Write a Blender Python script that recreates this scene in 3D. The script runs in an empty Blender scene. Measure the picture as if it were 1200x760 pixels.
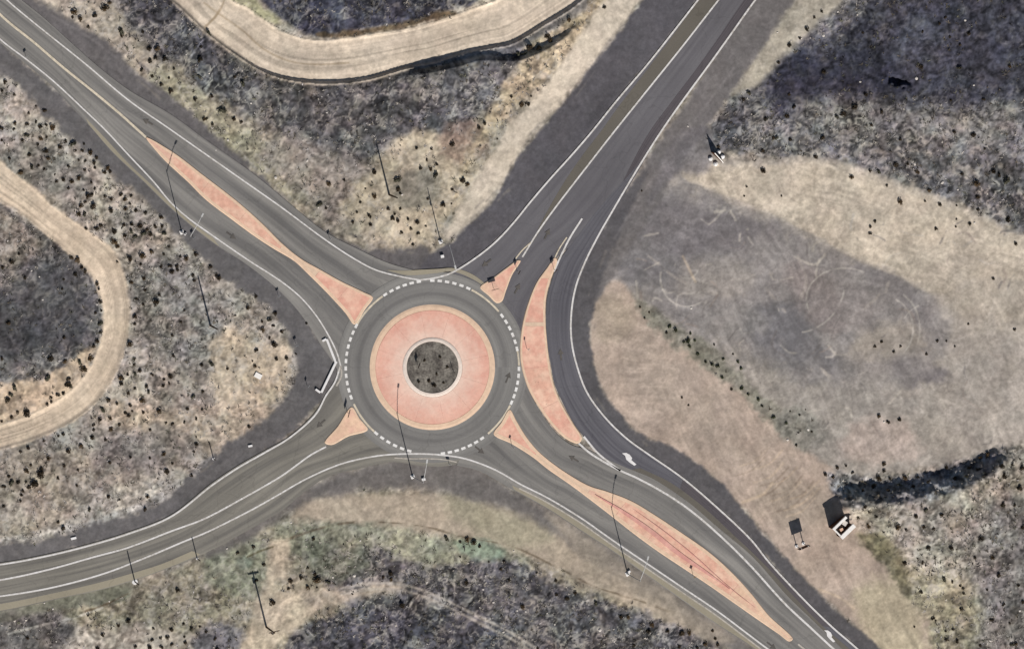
import bpy, bmesh, math, random
import numpy as np
from mathutils import Vector, Matrix
from mathutils.geometry import delaunay_2d_cdt

random.seed(7)
RNG = np.random.default_rng(11)
scene = bpy.context.scene
COL = scene.collection
M = 0.2                                    # metres per photo pixel

def W(p, z=0.0):
    return ((p[0] - 600.0) * M, (380.0 - p[1]) * M, z)

# ------------------------------------------------------------------ camera, light
LEAN, H = 0.22, 2000.0                     # off-nadir view from the north-west, as in the survey photo
LX, LY = 0.91, -0.41
cam = bpy.data.cameras.new('survey_camera')
cam_o = bpy.data.objects.new('survey_camera', cam)
COL.objects.link(cam_o)
cam.sensor_fit = 'HORIZONTAL'
cam.sensor_width = 36.0
cam.lens = 36.0 * H / 240.0
cam_o.location = (-LEAN * LX * H, -LEAN * LY * H, H)
cam.shift_x = LEAN * LX * H / 240.0
cam.shift_y = LEAN * LY * H / 240.0
cam.clip_start = 10.0
cam.clip_end = 20000.0
scene.camera = cam_o

SUN_EL, SUN_AZ = math.radians(40), math.radians(166)
sv = Vector((math.sin(SUN_AZ) * math.cos(SUN_EL), math.cos(SUN_AZ) * math.cos(SUN_EL), math.sin(SUN_EL)))
sun = bpy.data.lights.new('sun', 'SUN')
sun.energy = 4.9
sun.angle = math.radians(0.5)
sun.color = (1.0, 0.97, 0.935)
sun_o = bpy.data.objects.new('sun', sun)
COL.objects.link(sun_o)
sun_o.rotation_euler = (-sv).to_track_quat('-Z', 'Y').to_euler()
sun_o.location = sv * 200
world = bpy.data.worlds.new('World')
scene.world = world
world.use_nodes = True
nt = world.node_tree
sky = nt.nodes.new('ShaderNodeTexSky')
sky.sky_type = 'NISHITA'
sky.sun_disc = False
sky.sun_elevation = SUN_EL
sky.sun_rotation = SUN_AZ
nt.links.new(sky.outputs[0], nt.nodes['Background'].inputs[0])
nt.nodes['Background'].inputs[1].default_value = 0.05
scene.view_settings.view_transform = 'Standard'
scene.view_settings.look = 'None'
scene.view_settings.exposure = 0.0
scene.view_settings.gamma = 1.0

KEXP = 1.12                                # picture value of a white horizontal surface in this light

def lin(c):
    c = np.asarray(c, float) / 255.0
    return np.where(c <= 0.04045, c / 12.92, ((c + 0.055) / 1.055) ** 2.4)

def alb(r, g, b):
    return tuple(np.clip(lin((r, g, b)) / KEXP, 0.004, 0.85))

# ------------------------------------------------------------------ helpers
def tag(o, label=None, cat=None, group=None, kind=None):
    if label: o['label'] = label
    if cat: o['category'] = cat
    if group: o['group'] = group
    if kind: o['kind'] = kind
    return o

def link(name, mesh, mat=None, parent=None):
    o = bpy.data.objects.new(name, mesh)
    COL.objects.link(o)
    if mat is not None and len(mesh.materials) == 0:
        mesh.materials.append(mat)
    if parent is not None:
        o.parent = parent
    return o

def empty(name, loc, rz=0.0):
    o = bpy.data.objects.new(name, None)
    o.empty_display_size = 0.5
    o.location = loc
    o.rotation_euler = (0, 0, rz)
    COL.objects.link(o)
    return o

def bm_obj(name, bm, mat, parent=None, smooth=False):
    me = bpy.data.meshes.new(name)
    bm.normal_update()
    bm.to_mesh(me)
    bm.free()
    if smooth:
        for p in me.polygons: p.use_smooth = True
    return link(name, me, mat, parent)

def add_box(bm, size, loc, rz=0.0, bevel=0.0, tilt=None):
    m = Matrix.Translation(loc) @ Matrix.Rotation(rz, 4, 'Z')
    if tilt is not None: m = m @ tilt
    m = m @ Matrix.Diagonal((size[0], size[1], size[2], 1))
    r = bmesh.ops.create_cube(bm, size=1.0, matrix=m)
    if bevel > 0:
        es = list({e for v in r['verts'] for e in v.link_edges})
        bmesh.ops.bevel(bm, geom=es, offset=bevel, segments=1, affect='EDGES')

def add_tube(bm, pts, radii, n=8, cap=True):
    rings = []
    pts = [Vector(p) for p in pts]
    for i, p in enumerate(pts):
        a = pts[max(i - 1, 0)]; b = pts[min(i + 1, len(pts) - 1)]
        q = (b - a).normalized().to_track_quat('Z', 'Y')
        r = radii[i] if hasattr(radii, '__len__') else radii
        rings.append([bm.verts.new(p + q @ Vector((math.cos(2 * math.pi * k / n) * r, math.sin(2 * math.pi * k / n) * r, 0))) for k in range(n)])
    for a, b in zip(rings[:-1], rings[1:]):
        for k in range(n):
            bm.faces.new((a[k], a[(k + 1) % n], b[(k + 1) % n], b[k]))
    if cap:
        bm.faces.new(rings[0][::-1]); bm.faces.new(rings[-1])

def catmull(pts, step=2.0, closed=False):
    P = np.asarray(pts, float)
    n = len(P)
    out = []
    segs = n if closed else n - 1
    for i in range(segs):
        if closed:
            p0, p1, p2, p3 = P[(i - 1) % n], P[i], P[(i + 1) % n], P[(i + 2) % n]
        else:
            p1, p2 = P[i], P[i + 1]
            p0 = P[i - 1] if i > 0 else 2 * p1 - p2
            p3 = P[i + 2] if i + 2 < n else 2 * p2 - p1
        # centripetal parametrisation keeps uneven spacing from overshooting
        t0 = 0; t1 = t0 + max(np.linalg.norm(p1 - p0), 1e-6) ** 0.5
        t2 = t1 + max(np.linalg.norm(p2 - p1), 1e-6) ** 0.5; t3 = t2 + max(np.linalg.norm(p3 - p2), 1e-6) ** 0.5
        k = max(2, int(np.linalg.norm(p2 - p1) / step))
        t = np.linspace(t1, t2, k, endpoint=False)[:, None]
        A1 = (t1 - t) / (t1 - t0) * p0 + (t - t0) / (t1 - t0) * p1
        A2 = (t2 - t) / (t2 - t1) * p1 + (t - t1) / (t2 - t1) * p2
        A3 = (t3 - t) / (t3 - t2) * p2 + (t - t2) / (t3 - t2) * p3
        B1 = (t2 - t) / (t2 - t0) * A1 + (t - t0) / (t2 - t0) * A2
        B2 = (t3 - t) / (t3 - t1) * A2 + (t - t1) / (t3 - t1) * A3
        out.append((t2 - t) / (t2 - t1) * B1 + (t - t1) / (t2 - t1) * B2)
    out = np.concatenate(out)
    if not closed:
        out = np.vstack([out, P[-1]])
    return out

def resample(P, n):
    P = np.asarray(P, float)
    d = np.r_[0, np.cumsum(np.linalg.norm(np.diff(P, axis=0), axis=1))]
    s = np.linspace(0, d[-1], n)
    return np.c_[np.interp(s, d, P[:, 0]), np.interp(s, d, P[:, 1])], s

# ------------------------------------------------------------------ noise
def vn(x, y, seed):
    ix = np.floor(x).astype(np.int64); iy = np.floor(y).astype(np.int64)
    fx = x - ix; fy = y - iy
    fx = fx * fx * (3 - 2 * fx); fy = fy * fy * (3 - 2 * fy)
    def h(a, b):
        k = (a * 374761393 + b * 668265263 + seed * 974711) & 0xFFFFFFFF
        k = ((k ^ (k >> 13)) * 1274126177) & 0xFFFFFFFF
        k = k ^ (k >> 16)
        return (k & 0xFFFFFF) / float(0xFFFFFF)
    return (h(ix, iy) * (1 - fx) + h(ix + 1, iy) * fx) * (1 - fy) + (h(ix, iy + 1) * (1 - fx) + h(ix + 1, iy + 1) * fx) * fy

def fbm(x, y, scale, octaves, seed):
    a, t, s = 0.0, 0.0, 1.0
    for k in range(octaves):
        c, sn = math.cos(0.6 * k + seed), math.sin(0.6 * k + seed)
        a = a + s * vn((x * c - y * sn) / scale * 2 ** k + 17.3 * k, (x * sn + y * c) / scale * 2 ** k - 9.1 * k, seed * 31 + k)
        t += s; s *= 0.55
    return a / t

def sstep(a, b, x):
    t = np.clip((x - a) / (b - a), 0, 1)
    return t * t * (3 - 2 * t)

def seg_dist(X, Y, P, closed):
    P = np.asarray(P, float)
    Q = np.roll(P, -1, axis=0) if closed else P[1:]
    A = P if closed else P[:-1]
    best = np.full(X.shape, 1e9)
    for (ax, ay), (bx, by) in zip(A, Q):
        dx, dy = bx - ax, by - ay
        L = dx * dx + dy * dy
        if L < 1e-9: continue
        t = np.clip(((X - ax) * dx + (Y - ay) * dy) / L, 0, 1)
        best = np.minimum(best, (X - ax - t * dx) ** 2 + (Y - ay - t * dy) ** 2)
    return np.sqrt(best)

def inside(X, Y, P):
    P = np.asarray(P, float)
    r = np.zeros(X.shape, bool)
    Q = np.roll(P, -1, axis=0)
    for (ax, ay), (bx, by) in zip(P, Q):
        if ay == by: continue
        c = (ay > Y) != (by > Y)
        r ^= c & (X < (bx - ax) * (Y - ay) / (by - ay) + ax)
    return r

# ------------------------------------------------------------------ materials
def new_mat(name):
    m = bpy.data.materials.new(name)
    m.use_nodes = True
    b = m.node_tree.nodes['Principled BSDF']
    b.inputs['Roughness'].default_value = 0.9
    b.inputs['Specular IOR Level'].default_value = 0.15
    return m, m.node_tree, b

def noise_node(t, scale, detail, vec=None, rough=0.6):
    n = t.nodes.new('ShaderNodeTexNoise')
    n.inputs['Scale'].default_value = scale
    n.inputs['Detail'].default_value = detail
    n.inputs['Roughness'].default_value = rough
    if vec is not None: t.links.new(vec, n.inputs['Vector'])
    return n.outputs['Fac']

def ramp(t, fac, lo, hi, a, b):
    r = t.nodes.new('ShaderNodeMapRange')
    r.inputs['From Min'].default_value = lo; r.inputs['From Max'].default_value = hi
    r.inputs['To Min'].default_value = a; r.inputs['To Max'].default_value = b
    t.links.new(fac, r.inputs['Value'])
    return r.outputs[0]

def mul(t, a, b):
    m = t.nodes.new('ShaderNodeMath'); m.operation = 'MULTIPLY'
    t.links.new(a, m.inputs[0]); t.links.new(b, m.inputs[1])
    return m.outputs[0]

def scale_col(t, col_out, fac):
    m = t.nodes.new('ShaderNodeVectorMath'); m.operation = 'SCALE'
    t.links.new(col_out, m.inputs[0]); t.links.new(fac, m.inputs['Scale'])
    return m.outputs[0]

def rgb(t, c):
    n = t.nodes.new('ShaderNodeRGB'); n.outputs[0].default_value = (*c, 1)
    return n.outputs[0]

def mixc(t, fac, a, b):
    m = t.nodes.new('ShaderNodeMix'); m.data_type = 'RGBA'
    t.links.new(fac, m.inputs[0]); t.links.new(a, m.inputs[6]); t.links.new(b, m.inputs[7])
    return m.outputs[2]

def plain_mat(name, c, var=0.25, scale=2.0, rough=0.85, second=None, metal=0.0):
    m, t, b = new_mat(name)
    tc = t.nodes.new('ShaderNodeTexCoord').outputs['Object']
    geo = t.nodes.new('ShaderNodeNewGeometry').outputs['Position']
    f = mul(t, ramp(t, noise_node(t, scale, 5, geo), 0.3, 0.7, 1 - var, 1 + var),
            ramp(t, noise_node(t, scale * 0.13, 3, geo), 0.3, 0.7, 1 - var * 0.6, 1 + var * 0.6))
    base = rgb(t, c)
    if second is not None:
        base = mixc(t, ramp(t, noise_node(t, scale * 0.3, 4, geo), 0.42, 0.62, 0, 1), base, rgb(t, second))
    t.links.new(scale_col(t, base, f), b.inputs['Base Color'])
    b.inputs['Roughness'].default_value = rough
    b.inputs['Metallic'].default_value = metal
    return m

def road_mat(name, c, c2, streak=0.16, patch=0.10):
    """asphalt: UV x runs 0-1 across the lane, y runs in metres along it"""
    m, t, b = new_mat(name)
    uv = t.nodes.new('ShaderNodeUVMap').outputs[0]
    mp = t.nodes.new('ShaderNodeMapping'); mp.inputs['Scale'].default_value = (9, 0.02, 1)
    t.links.new(uv, mp.inputs['Vector'])
    geo = t.nodes.new('ShaderNodeNewGeometry').outputs['Position']
    s = noise_node(t, 1.0, 4, mp.outputs[0], 0.55)
    big = noise_node(t, 0.045, 3, geo)
    fine = noise_node(t, 2.2, 4, geo, 0.7)
    base = mixc(t, ramp(t, s, 0.36, 0.64, 0, 1), rgb(t, c), rgb(t, c2))
    f = mul(t, ramp(t, big, 0.3, 0.7, 1 - patch, 1 + patch), ramp(t, fine, 0.25, 0.75, 0.93, 1.07))
    f = mul(t, f, ramp(t, s, 0.25, 0.75, 1 - streak, 1 + streak))
    f = mul(t, f, ramp(t, noise_node(t, 0.32, 5, geo, 0.7), 0.55, 0.75, 1.0, 0.90))      # oil and dust blotches
    # sealed cracks
    v = t.nodes.new('ShaderNodeTexVoronoi'); v.feature = 'DISTANCE_TO_EDGE'; v.inputs['Scale'].default_value = 0.07
    wn = t.nodes.new('ShaderNodeTexNoise'); wn.inputs['Scale'].default_value = 0.25; t.links.new(geo, wn.inputs['Vector'])
    av = t.nodes.new('ShaderNodeVectorMath'); av.operation = 'MULTIPLY_ADD'
    t.links.new(wn.outputs['Color'], av.inputs[0]); av.inputs[1].default_value = (6, 6, 6); t.links.new(geo, av.inputs[2])
    t.links.new(av.outputs[0], v.inputs['Vector'])
    f = mul(t, f, ramp(t, v.outputs['Distance'], 0.0, 0.012, 0.86, 1.0))
    t.links.new(scale_col(t, base, f), b.inputs['Base Color'])
    bump = t.nodes.new('ShaderNodeBump'); bump.inputs['Strength'].default_value = 0.25; bump.inputs['Distance'].default_value = 0.02
    t.links.new(noise_node(t, 9, 3, geo), bump.inputs['Height']); t.links.new(bump.outputs[0], b.inputs['Normal'])
    return m

def paint_mat(name, c, worn):
    m, t, b = new_mat(name)
    geo = t.nodes.new('ShaderNodeNewGeometry').outputs['Position']
    w = mul(t, ramp(t, noise_node(t, 1.3, 6, geo, 0.75), 0.38, 0.66, 0, 1.0), ramp(t, noise_node(t, 0.06, 2, geo), 0.35, 0.65, 0.45, 1.0))
    t.links.new(mixc(t, w, rgb(t, c), rgb(t, worn)), b.inputs['Base Color'])
    b.inputs['Roughness'].default_value = 0.6
    return m

MAT = {}
MAT['tan'] = road_mat('old_tan_asphalt', alb(115, 112, 109), alb(137, 133, 127), 0.17)
MAT['circle'] = road_mat('circulating_asphalt', alb(117, 114, 111), alb(134, 131, 126), 0.14)
MAT['west'] = road_mat('brown_asphalt', alb(113, 109, 103), alb(134, 129, 119), 0.16)
MAT['fringe'] = road_mat('pale_shoulder_asphalt', alb(158, 149, 130), alb(146, 138, 120))
MAT['grey'] = road_mat('grey_asphalt', alb(114, 111, 113), alb(93, 90, 93), 0.16)
MAT['dark'] = road_mat('dark_asphalt', alb(84, 79, 82), alb(92, 86, 88))
MAT['strip'] = road_mat('olive_asphalt', alb(108, 102, 92), alb(99, 94, 87))
MAT['bypass'] = road_mat('blue_grey_asphalt', alb(110, 108, 112), alb(82, 80, 85), 0.18)
MAT['white'] = paint_mat('white_road_paint', alb(226, 222, 218), alb(168, 160, 148))
MAT['cream_line'] = paint_mat('cream_road_paint', alb(222, 208, 184), alb(160, 150, 132))
MAT['faded'] = paint_mat('faded_road_paint', alb(190, 182, 170), alb(140, 132, 122))
MAT['dash'] = paint_mat('fresh_white_paint', alb(236, 233, 228), alb(204, 198, 190))
MAT['arrow'] = paint_mat('dark_map_arrow', alb(84, 80, 76), alb(112, 105, 98))  # tone of the map-overlay arrows, not real road paint
MAT['kerb'] = plain_mat('pale_kerb_concrete', alb(224, 193, 165), 0.10, 1.2)
MAT['kerb_white'] = plain_mat('white_kerb_concrete', alb(228, 212, 198), 0.10, 1.5)
MAT['salmon'] = plain_mat('salmon_concrete', alb(221, 172, 149), 0.13, 1.1, second=alb(231, 192, 167))
MAT['pink'] = plain_mat('pink_concrete', alb(222, 167, 146), 0.11, 1.1, second=alb(231, 188, 164))
MAT['peach'] = plain_mat('peach_concrete', alb(228, 192, 163), 0.12, 1.1, second=alb(220, 178, 156))
MAT['band'] = plain_mat('cream_concrete', alb(218, 190, 164), 0.10, 1.4)
MAT['joint'] = plain_mat('joint_grout', alb(204, 154, 138), 0.1, 2)
MAT['bed'] = plain_mat('planting_bed_soil', alb(122, 116, 107), 0.45, 2.0, second=alb(88, 82, 76))
MAT['galv'] = plain_mat('galvanised_steel', alb(190, 188, 184), 0.1, 3, 0.5)
MAT['darksteel'] = plain_mat('dark_steel', alb(74, 66, 60), 0.15, 3, 0.6)
MAT['wood'] = plain_mat('weathered_timber', alb(84, 66, 50), 0.3, 3)
MAT['brown'] = plain_mat('dark_brown_board', alb(92, 62, 44), 0.25, 2)  # on the guide sign this brown stands for its shaded back
MAT['plaster'] = plain_mat('white_painted_board', alb(240, 234, 226), 0.06, 2)
MAT['concrete'] = plain_mat('white_concrete', alb(228, 224, 220), 0.10, 2)
MAT['rock'] = plain_mat('pale_rock', alb(205, 196, 186), 0.2, 2)
MAT['shrub'] = plain_mat('dark_shrub_leaves', alb(66, 54, 40), 0.35, 2.5, second=alb(52, 46, 36))
MAT['weed'] = plain_mat('green_weed_leaves', alb(72, 76, 54), 0.35, 2.5, second=alb(58, 56, 42))
MAT['stem'] = plain_mat('shrub_stem', alb(80, 66, 52), 0.2, 3)
MAT['sign_white'] = plain_mat('white_sign_face', alb(225, 225, 222), 0.05, 2, 0.5)
MAT['sign_yellow'] = plain_mat('yellow_sign_face', alb(196, 160, 60), 0.05, 2, 0.5)

def attr_mat(name, attr, fine=0.16, rough=0.95):
    m, t, b = new_mat(name)
    a = t.nodes.new('ShaderNodeAttribute'); a.attribute_name = attr
    geo = t.nodes.new('ShaderNodeNewGeometry').outputs['Position']
    f = mul(t, ramp(t, noise_node(t, 1.6, 5, geo, 0.75), 0.28, 0.72, 1 - fine, 1 + fine),
            ramp(t, noise_node(t, 0.35, 3, geo, 0.6), 0.3, 0.7, 1 - fine * 0.4, 1 + fine * 0.4))
    t.links.new(scale_col(t, a.outputs['Color'], f), b.inputs['Base Color'])
    b.inputs['Roughness'].default_value = rough
    b.inputs['Specular IOR Level'].default_value = 0.05
    return m
MAT['soil'] = attr_mat('soil', 'soil', 0.16)
MAT['tuft'] = attr_mat('dry_tufts', 'soil', 0.1)

# ------------------------------------------------------------------ road outlines (photo pixels)
NW_N = [(-300,-290),(-150,-155),(-10,-28),(25,0),(50,20),(80,47),(115,78),(150,105),(200,134),(240,163),(300,206),(340,239),(380,271),(420,292),(455,308),(495,319)]
NW_S = [(-300,-240),(-150,-95),(-40,14),(0,50),(30,75),(60,100),(85,127),(107,150),(133,180),(165,210),(200,244),(228,268),(258,290),(285,307),(320,334),(345,359),(363,383),(376,404),(390,424),(402,445)]
W_N = [(402,425),(393,448),(382,463),(368,484),(339,511),(309,528),(279,545),(249,565),(200,603),(150,623),(100,638),(50,650),(0,659),(-120,672),(-300,680)]
W_S = [(545,541),(520,546),(490,545),(460,541),(420,549),(380,560),(330,598),(310,610),(270,632),(235,650),(190,668),(155,680),(120,690),(60,703),(0,716),(-120,732),(-300,742)]
SE_N = [(606,405),(609,425),(616,448),(630,477),(650,505),(668,520),(690,527),(712,538),(740,550),(764,560),(804,586),(842,618),(882,652),(922,697),(952,726),(985,758),(1100,880),(1250,1040)]
SE_S = [(535,545),(560,551),(600,573),(640,595),(680,621),(720,647),(760,675),(800,703),(840,731),(880,757),(1000,845),(1150,960)]
L2 = [(492,328),(512,325),(530,319),(556,303),(580,284),(600,263),(622,236),(646,208),(666,186),(681,169),(697,150),(721,120),(760,74),(790,36),(818,0),(900,-105),(1050,-300)]
L3 = [(612,301),(630,272),(650,244),(680,205),(719,155),(755,110),(800,54),(842,0),(925,-105),(1075,-300)]
L4a = [(1120,-300),(965,-105),(885,0),(858,38),(830,77),(802,115),(776,152),(748,196),(720,243),(700,278),(685,308),(674,338),(669,372),(670,402),(677,432),(688,460),(710,490),(735,514),(760,532),(800,560),(840,594),(880,632),(900,657),(940,700),(975,734),(1005,760),(1100,850),(1250,1000)]
BY_L = [(663,275),(653,304),(645,330),(641,350),(640,372),(641,400),(645,425),(650,450),(660,473),(673,497),(684,511),(700,530),(722,545),(760,565)]
L5 = [(682,256),(668,278),(657,300),(649,318)]
L6a = [(684,511),(700,530),(716,543),(727,551)]
L6b = [(678,519),(692,531),(710,542),(727,551),(745,559),(775,575),(800,591),(822,608),(850,633),(880,663),(920,707),(950,735),(977,760),(1075,850),(1225,1000)]
L7 = [(323,581),(360,560),(400,543),(440,534),(470,531.5),(500,531.5),(520,533),(545,537),(580,550),(610,567),(640,582),(680,606),(720,634),(760,661),(800,688),(840,715),(880,745),(900,760),(1010,838),(1160,950)]
L8 = [(323,581),(300,594),(275,607),(240,624),(220,632),(170,653),(120,672),(60,688),(0,698),(-120,712),(-300,722)]
L9 = [(382,523),(365,532),(330,557),(285,583),(240,607),(200,622),(150,641),(110,652),(60,666),(0,679),(-120,694),(-300,703)]
L10 = [(399,428),(392,448),(382,463),(370,485),(340,512),(310,530),(280,547),(250,567),(200,605),(150,625),(100,640),(50,652),(0,661),(-120,674),(-300,683)]
L11 = [(-300,-255),(-150,-105),(-40,4),(0,46),(30,69),(60,93),(100,130),(123,152),(150,181),(180,213),(200,237),(220,255),(245,273),(290,304),(330,330),(352,348),(370,369),(385,393),(395,414),(399,428)]
L12 = [(-300,-275),(-150,-135),(-40,-30),(0,17),(40,50),(75,80),(110,108),(140,133),(160,151),(171,161)]
L1 = [(-300,-300),(-150,-165),(-40,-50),(8,0),(40,27),(100,75),(150,117),(200,152),(240,180),(280,208),(330,243),(380,280),(415,303),(440,316),(470,324),(492,328)]
CX, CY = 506.5, 430.0

BYR_L = [(756,183),(736,206),(700,246),(676,278),(655,306),(646,330),(641,350),(640,372),(641,400),(645,425),(650,450),(660,473),(673,497),(684,511),(700,530),(727,549),(764,562),(804,588),(842,620),(882,655),(922,699),(952,729),(985,760),(1100,872),(1250,1030)]
BYR_R = [(757,184),(748,200),(722,243),(702,278),(687,308),(676,338),(671,372),(672,402),(679,432),(690,460),(712,490),(737,514),(762,532),(802,560),(842,594),(882,632),(902,657),(942,700),(977,734),(1007,760),(1102,850),(1252,1000)]
# shoulders / dirt boundaries
NWN_SH = [(-300,-330),(-150,-190),(0,-35),(45,0),(70,15),(110,40),(140,65),(170,90),(210,122),(250,156),(300,202),(340,237),(380,270),(420,289),(460,293),(490,291),(506,296)]
NEL_SH = [(506,296),(530,284),(555,258),(580,233),(596,205),(610,180),(640,146),(670,110),(700,70),(735,25),(752,0),(830,-105),(980,-300)]
NWS_SH = [(-300,-200),(-150,-60),(0,82),(30,110),(60,140),(80,160),(110,185),(140,210),(170,235),(200,265),(225,290),(260,322),(300,350),(325,372),(340,395),(347,420),(347,445),(335,465),(310,490),(270,520),(240,545),(210,570),(180,590),(150,602),(100,618),(50,630),(0,638),(-120,650),(-300,655)]
BY_SH = [(764,192),(738,245),(728,272),(718,295),(706,325),(697,355),(691,390),(695,425),(705,455),(722,480),(745,505),(775,520),(800,532),(840,560),(870,595),(900,632),(940,675),(980,715),(1020,750),(1060,790),(1300,1020)]

# ------------------------------------------------------------------ ground painting
fx0, fx1, fy0, fy1, st = -45.0, 1245.0, -45.0, 805.0, 1.25
gx = np.arange(fx0, fx1 + .1, st); gy = np.arange(fy0, fy1 + .1, st)
outer = np.array([12, 30, 60, 110, 200, 380, 800, 1800, 4000, 9000, 18000.0])
gx = np.r_[fx0 - outer[::-1], gx, fx1 + outer]; gy = np.r_[fy0 - outer[::-1], gy, fy1 + outer]
PX, PY = np.meshgrid(gx, gy)
X = np.clip(PX, fx0, fx1); Y = np.clip(PY, fy0, fy1)

col = np.empty(X.shape + (3,)); col[:] = (150, 141, 129)
rough = np.full(X.shape, 0.5); pale = np.full(X.shape, 0.35); darkm = np.full(X.shape, 0.35)
EN1 = fbm(X, Y, 14, 3, 3) - 0.5
EN2 = fbm(X, Y, 5, 2, 5) - 0.5
EN3 = fbm(X, Y, 60, 3, 8) - 0.5

def zone(poly, c, soft=4, amp=14, r=0.1, p=0.0, d=0.0, op=1.0, smooth=True, break_up=0.0):
    global col, rough, pale, darkm
    P = catmull(poly, 8, True) if smooth else np.asarray(poly, float)
    mg = soft + amp + 4
    ix = (gx >= P[:, 0].min() - mg) & (gx <= P[:, 0].max() + mg)
    iy = (gy >= P[:, 1].min() - mg) & (gy <= P[:, 1].max() + mg)
    if P[:, 0].min() < fx0: ix |= gx < fx0
    if P[:, 0].max() > fx1: ix |= gx > fx1
    if P[:, 1].min() < fy0: iy |= gy < fy0
    if P[:, 1].max() > fy1: iy |= gy > fy1
    if not ix.any() or not iy.any(): return
    s = np.ix_(iy, ix)
    x, y = X[s], Y[s]
    sd = seg_dist(x, y, P, True) * np.where(inside(x, y, P), 1, -1)
    w = sstep(-soft, soft, sd + amp * (EN1[s] * 0.9 + EN2[s] * 0.5 + EN3[s] * 0.4)) * op
    if break_up > 0:
        w = w * (1 - break_up * sstep(0.48, 0.60, fbm(x, y, 11, 3, 23)))
    w3 = w[..., None]
    col[s] = col[s] * (1 - w3) + np.array(c, float) * w3
    rough[s] = rough[s] * (1 - w) + r * w
    pale[s] = pale[s] * (1 - w) + p * w
    darkm[s] = darkm[s] * (1 - w) + d * w

def stroke(line, width, c, soft=1.5, amp=3, op=1.0, r=None, smooth=True, brk=0.0):
    global col, rough
    P = catmull(line, 6) if smooth else np.asarray(line, float)
    mg = width + soft + amp + 2
    ix = (gx >= P[:, 0].min() - mg) & (gx <= P[:, 0].max() + mg)
    iy = (gy >= P[:, 1].min() - mg) & (gy <= P[:, 1].max() + mg)
    s = np.ix_(iy, ix)
    x, y = X[s], Y[s]
    d = seg_dist(x, y, P, False)
    w = sstep(width / 2 + soft, width / 2 - soft, d + amp * EN1[s]) * op
    if brk: w = w * sstep(brk - 0.08, brk + 0.08, fbm(x, y, 16, 2, 41))
    col[s] = col[s] * (1 - w[..., None]) + np.array(c, float) * w[..., None]
    if r is not None: rough[s] = rough[s] * (1 - w) + r * w

SAND, CREAM, SCRUB, DARK = (182, 167, 148), (205, 191, 172), (97, 93, 92), (74, 72, 76)
# west half -----------------------------------------------------------------
zone([(-80,60),(20,90),(100,170),(220,290),(330,370),(350,430),(320,490),(200,585),(80,630),(-80,640)], (158,149,137), 6, 8, .6, .6, .4)
zone([(150,320),(190,300),(235,325),(265,370),(255,420),(215,440),(170,400),(150,360)], (117,113,109), 12, 26, .7, .6, .45, .8)
zone([(20,165),(70,180),(110,215),(95,250),(40,215),(-10,190)], (124,119,113), 8, 16, .6, .3, .4, .75)
zone([(200,445),(240,430),(270,470),(240,505),(190,480)], (128,119,111), 10, 20, .5, .4, .3, .7)
zone([(255,390),(300,395),(340,410),(335,455),(290,490),(255,470)], (188,172,150), 8, 18, .35, .3, .3)
zone([(-60,505),(60,520),(130,520),(200,530),(170,560),(60,580),(-60,575)], (138,128,118), 10, 20, .6, .4, .5, .85)
zone([(60,520),(110,545),(90,600),(0,620),(-60,610),(-60,560)], (150,140,126), 10, 20, .5, .4, .4, .7)
zone([(130,470),(200,480),(300,470),(330,480),(260,530),(180,520),(140,500)], (178,161,142), 8, 18, .4, .3, .45, .8)
zone([(120,515),(200,500),(235,520),(180,545),(110,545)], (119,113,109), 9, 16, .5, .4, .4, .7)
stroke([(0,634),(60,623),(110,612),(160,596),(200,574),(250,535)], 8, (172,168,164), 3, 9, .7)
# inner loop scrub
zone([(-80,220),(0,238),(45,268),(88,302),(108,326),(118,352),(119,388),(108,412),(75,432),(40,450),(-80,490)], (88,85,84), 3, 9, .75, .45, .3)
zone([(20,330),(70,310),(105,345),(110,385),(70,410),(20,420),(-40,400),(-40,360)], (74,73,75), 10, 18, .5, .2, .15, .9)
zone([(-60,235),(30,262),(50,290),(20,310),(-60,300)], (128,118,108), 8, 16, .7, .6, .3, .8)
zone([(-60,452),(40,446),(80,425),(112,405),(100,440),(70,470),(20,492),(-60,505)], (190,170,146), 4, 14, .3, .2, .5)
# top-left and top-middle wedge --------------------------------------------
zone([(20,-80),(210,-80),(225,0),(330,92),(420,100),(560,72),(690,0),(760,-60),(800,-60),(620,150),(545,250),(500,300),(440,298),(380,275),(250,165),(110,45)], (150,140,124), 4, 6, .5, .4, .3)
zone([(110,-80),(200,-80),(215,12),(290,75),(345,98),(420,99),(500,82),(560,68),(615,60),(590,105),(560,140),(520,165),(465,165),(430,190),(385,185),(320,155),(250,115),(200,75),(150,30)], (80,78,79), 8, 20, .75, .5, .2)
zone([(150,0),(200,-10),(230,40),(290,90),(250,95),(190,60)], (72,71,75), 8, 14, .75, .5, .2, .9)
zone([(50,0),(105,-10),(135,15),(150,45),(185,78),(165,82),(110,45)], (172,160,144), 6, 14, .4, .4, .2)
zone([(185,80),(240,112),(300,160),(370,215),(350,235),(290,195),(220,140),(170,100)], (150,143,122), 6, 16, .5, .4, .25)
zone([(330,160),(420,185),(450,200),(430,260),(390,262),(350,225),(310,185)], (140,131,122), 10, 20, .5, .4, .15, .8)
zone([(440,195),(470,160),(530,160),(560,170),(560,205),(530,250),(500,285),(460,285),(420,270),(400,240)], (184,170,148), 8, 18, .3, .3, .3)
zone([(470,205),(505,200),(510,235),(480,245),(460,230)], (124,119,108), 6, 12, .3, .2, .1, .8)
zone([(520,150),(560,140),(575,165),(545,190),(515,180)], (136,116,104), 6, 12, .4, .2, .2, .7)
zone([(615,60),(700,-20),(740,-60),(720,-10),(660,70),(600,130),(560,180),(530,230),(545,190),(580,120)], (168,152,128), 5, 16, .5, .4, .45)
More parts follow.
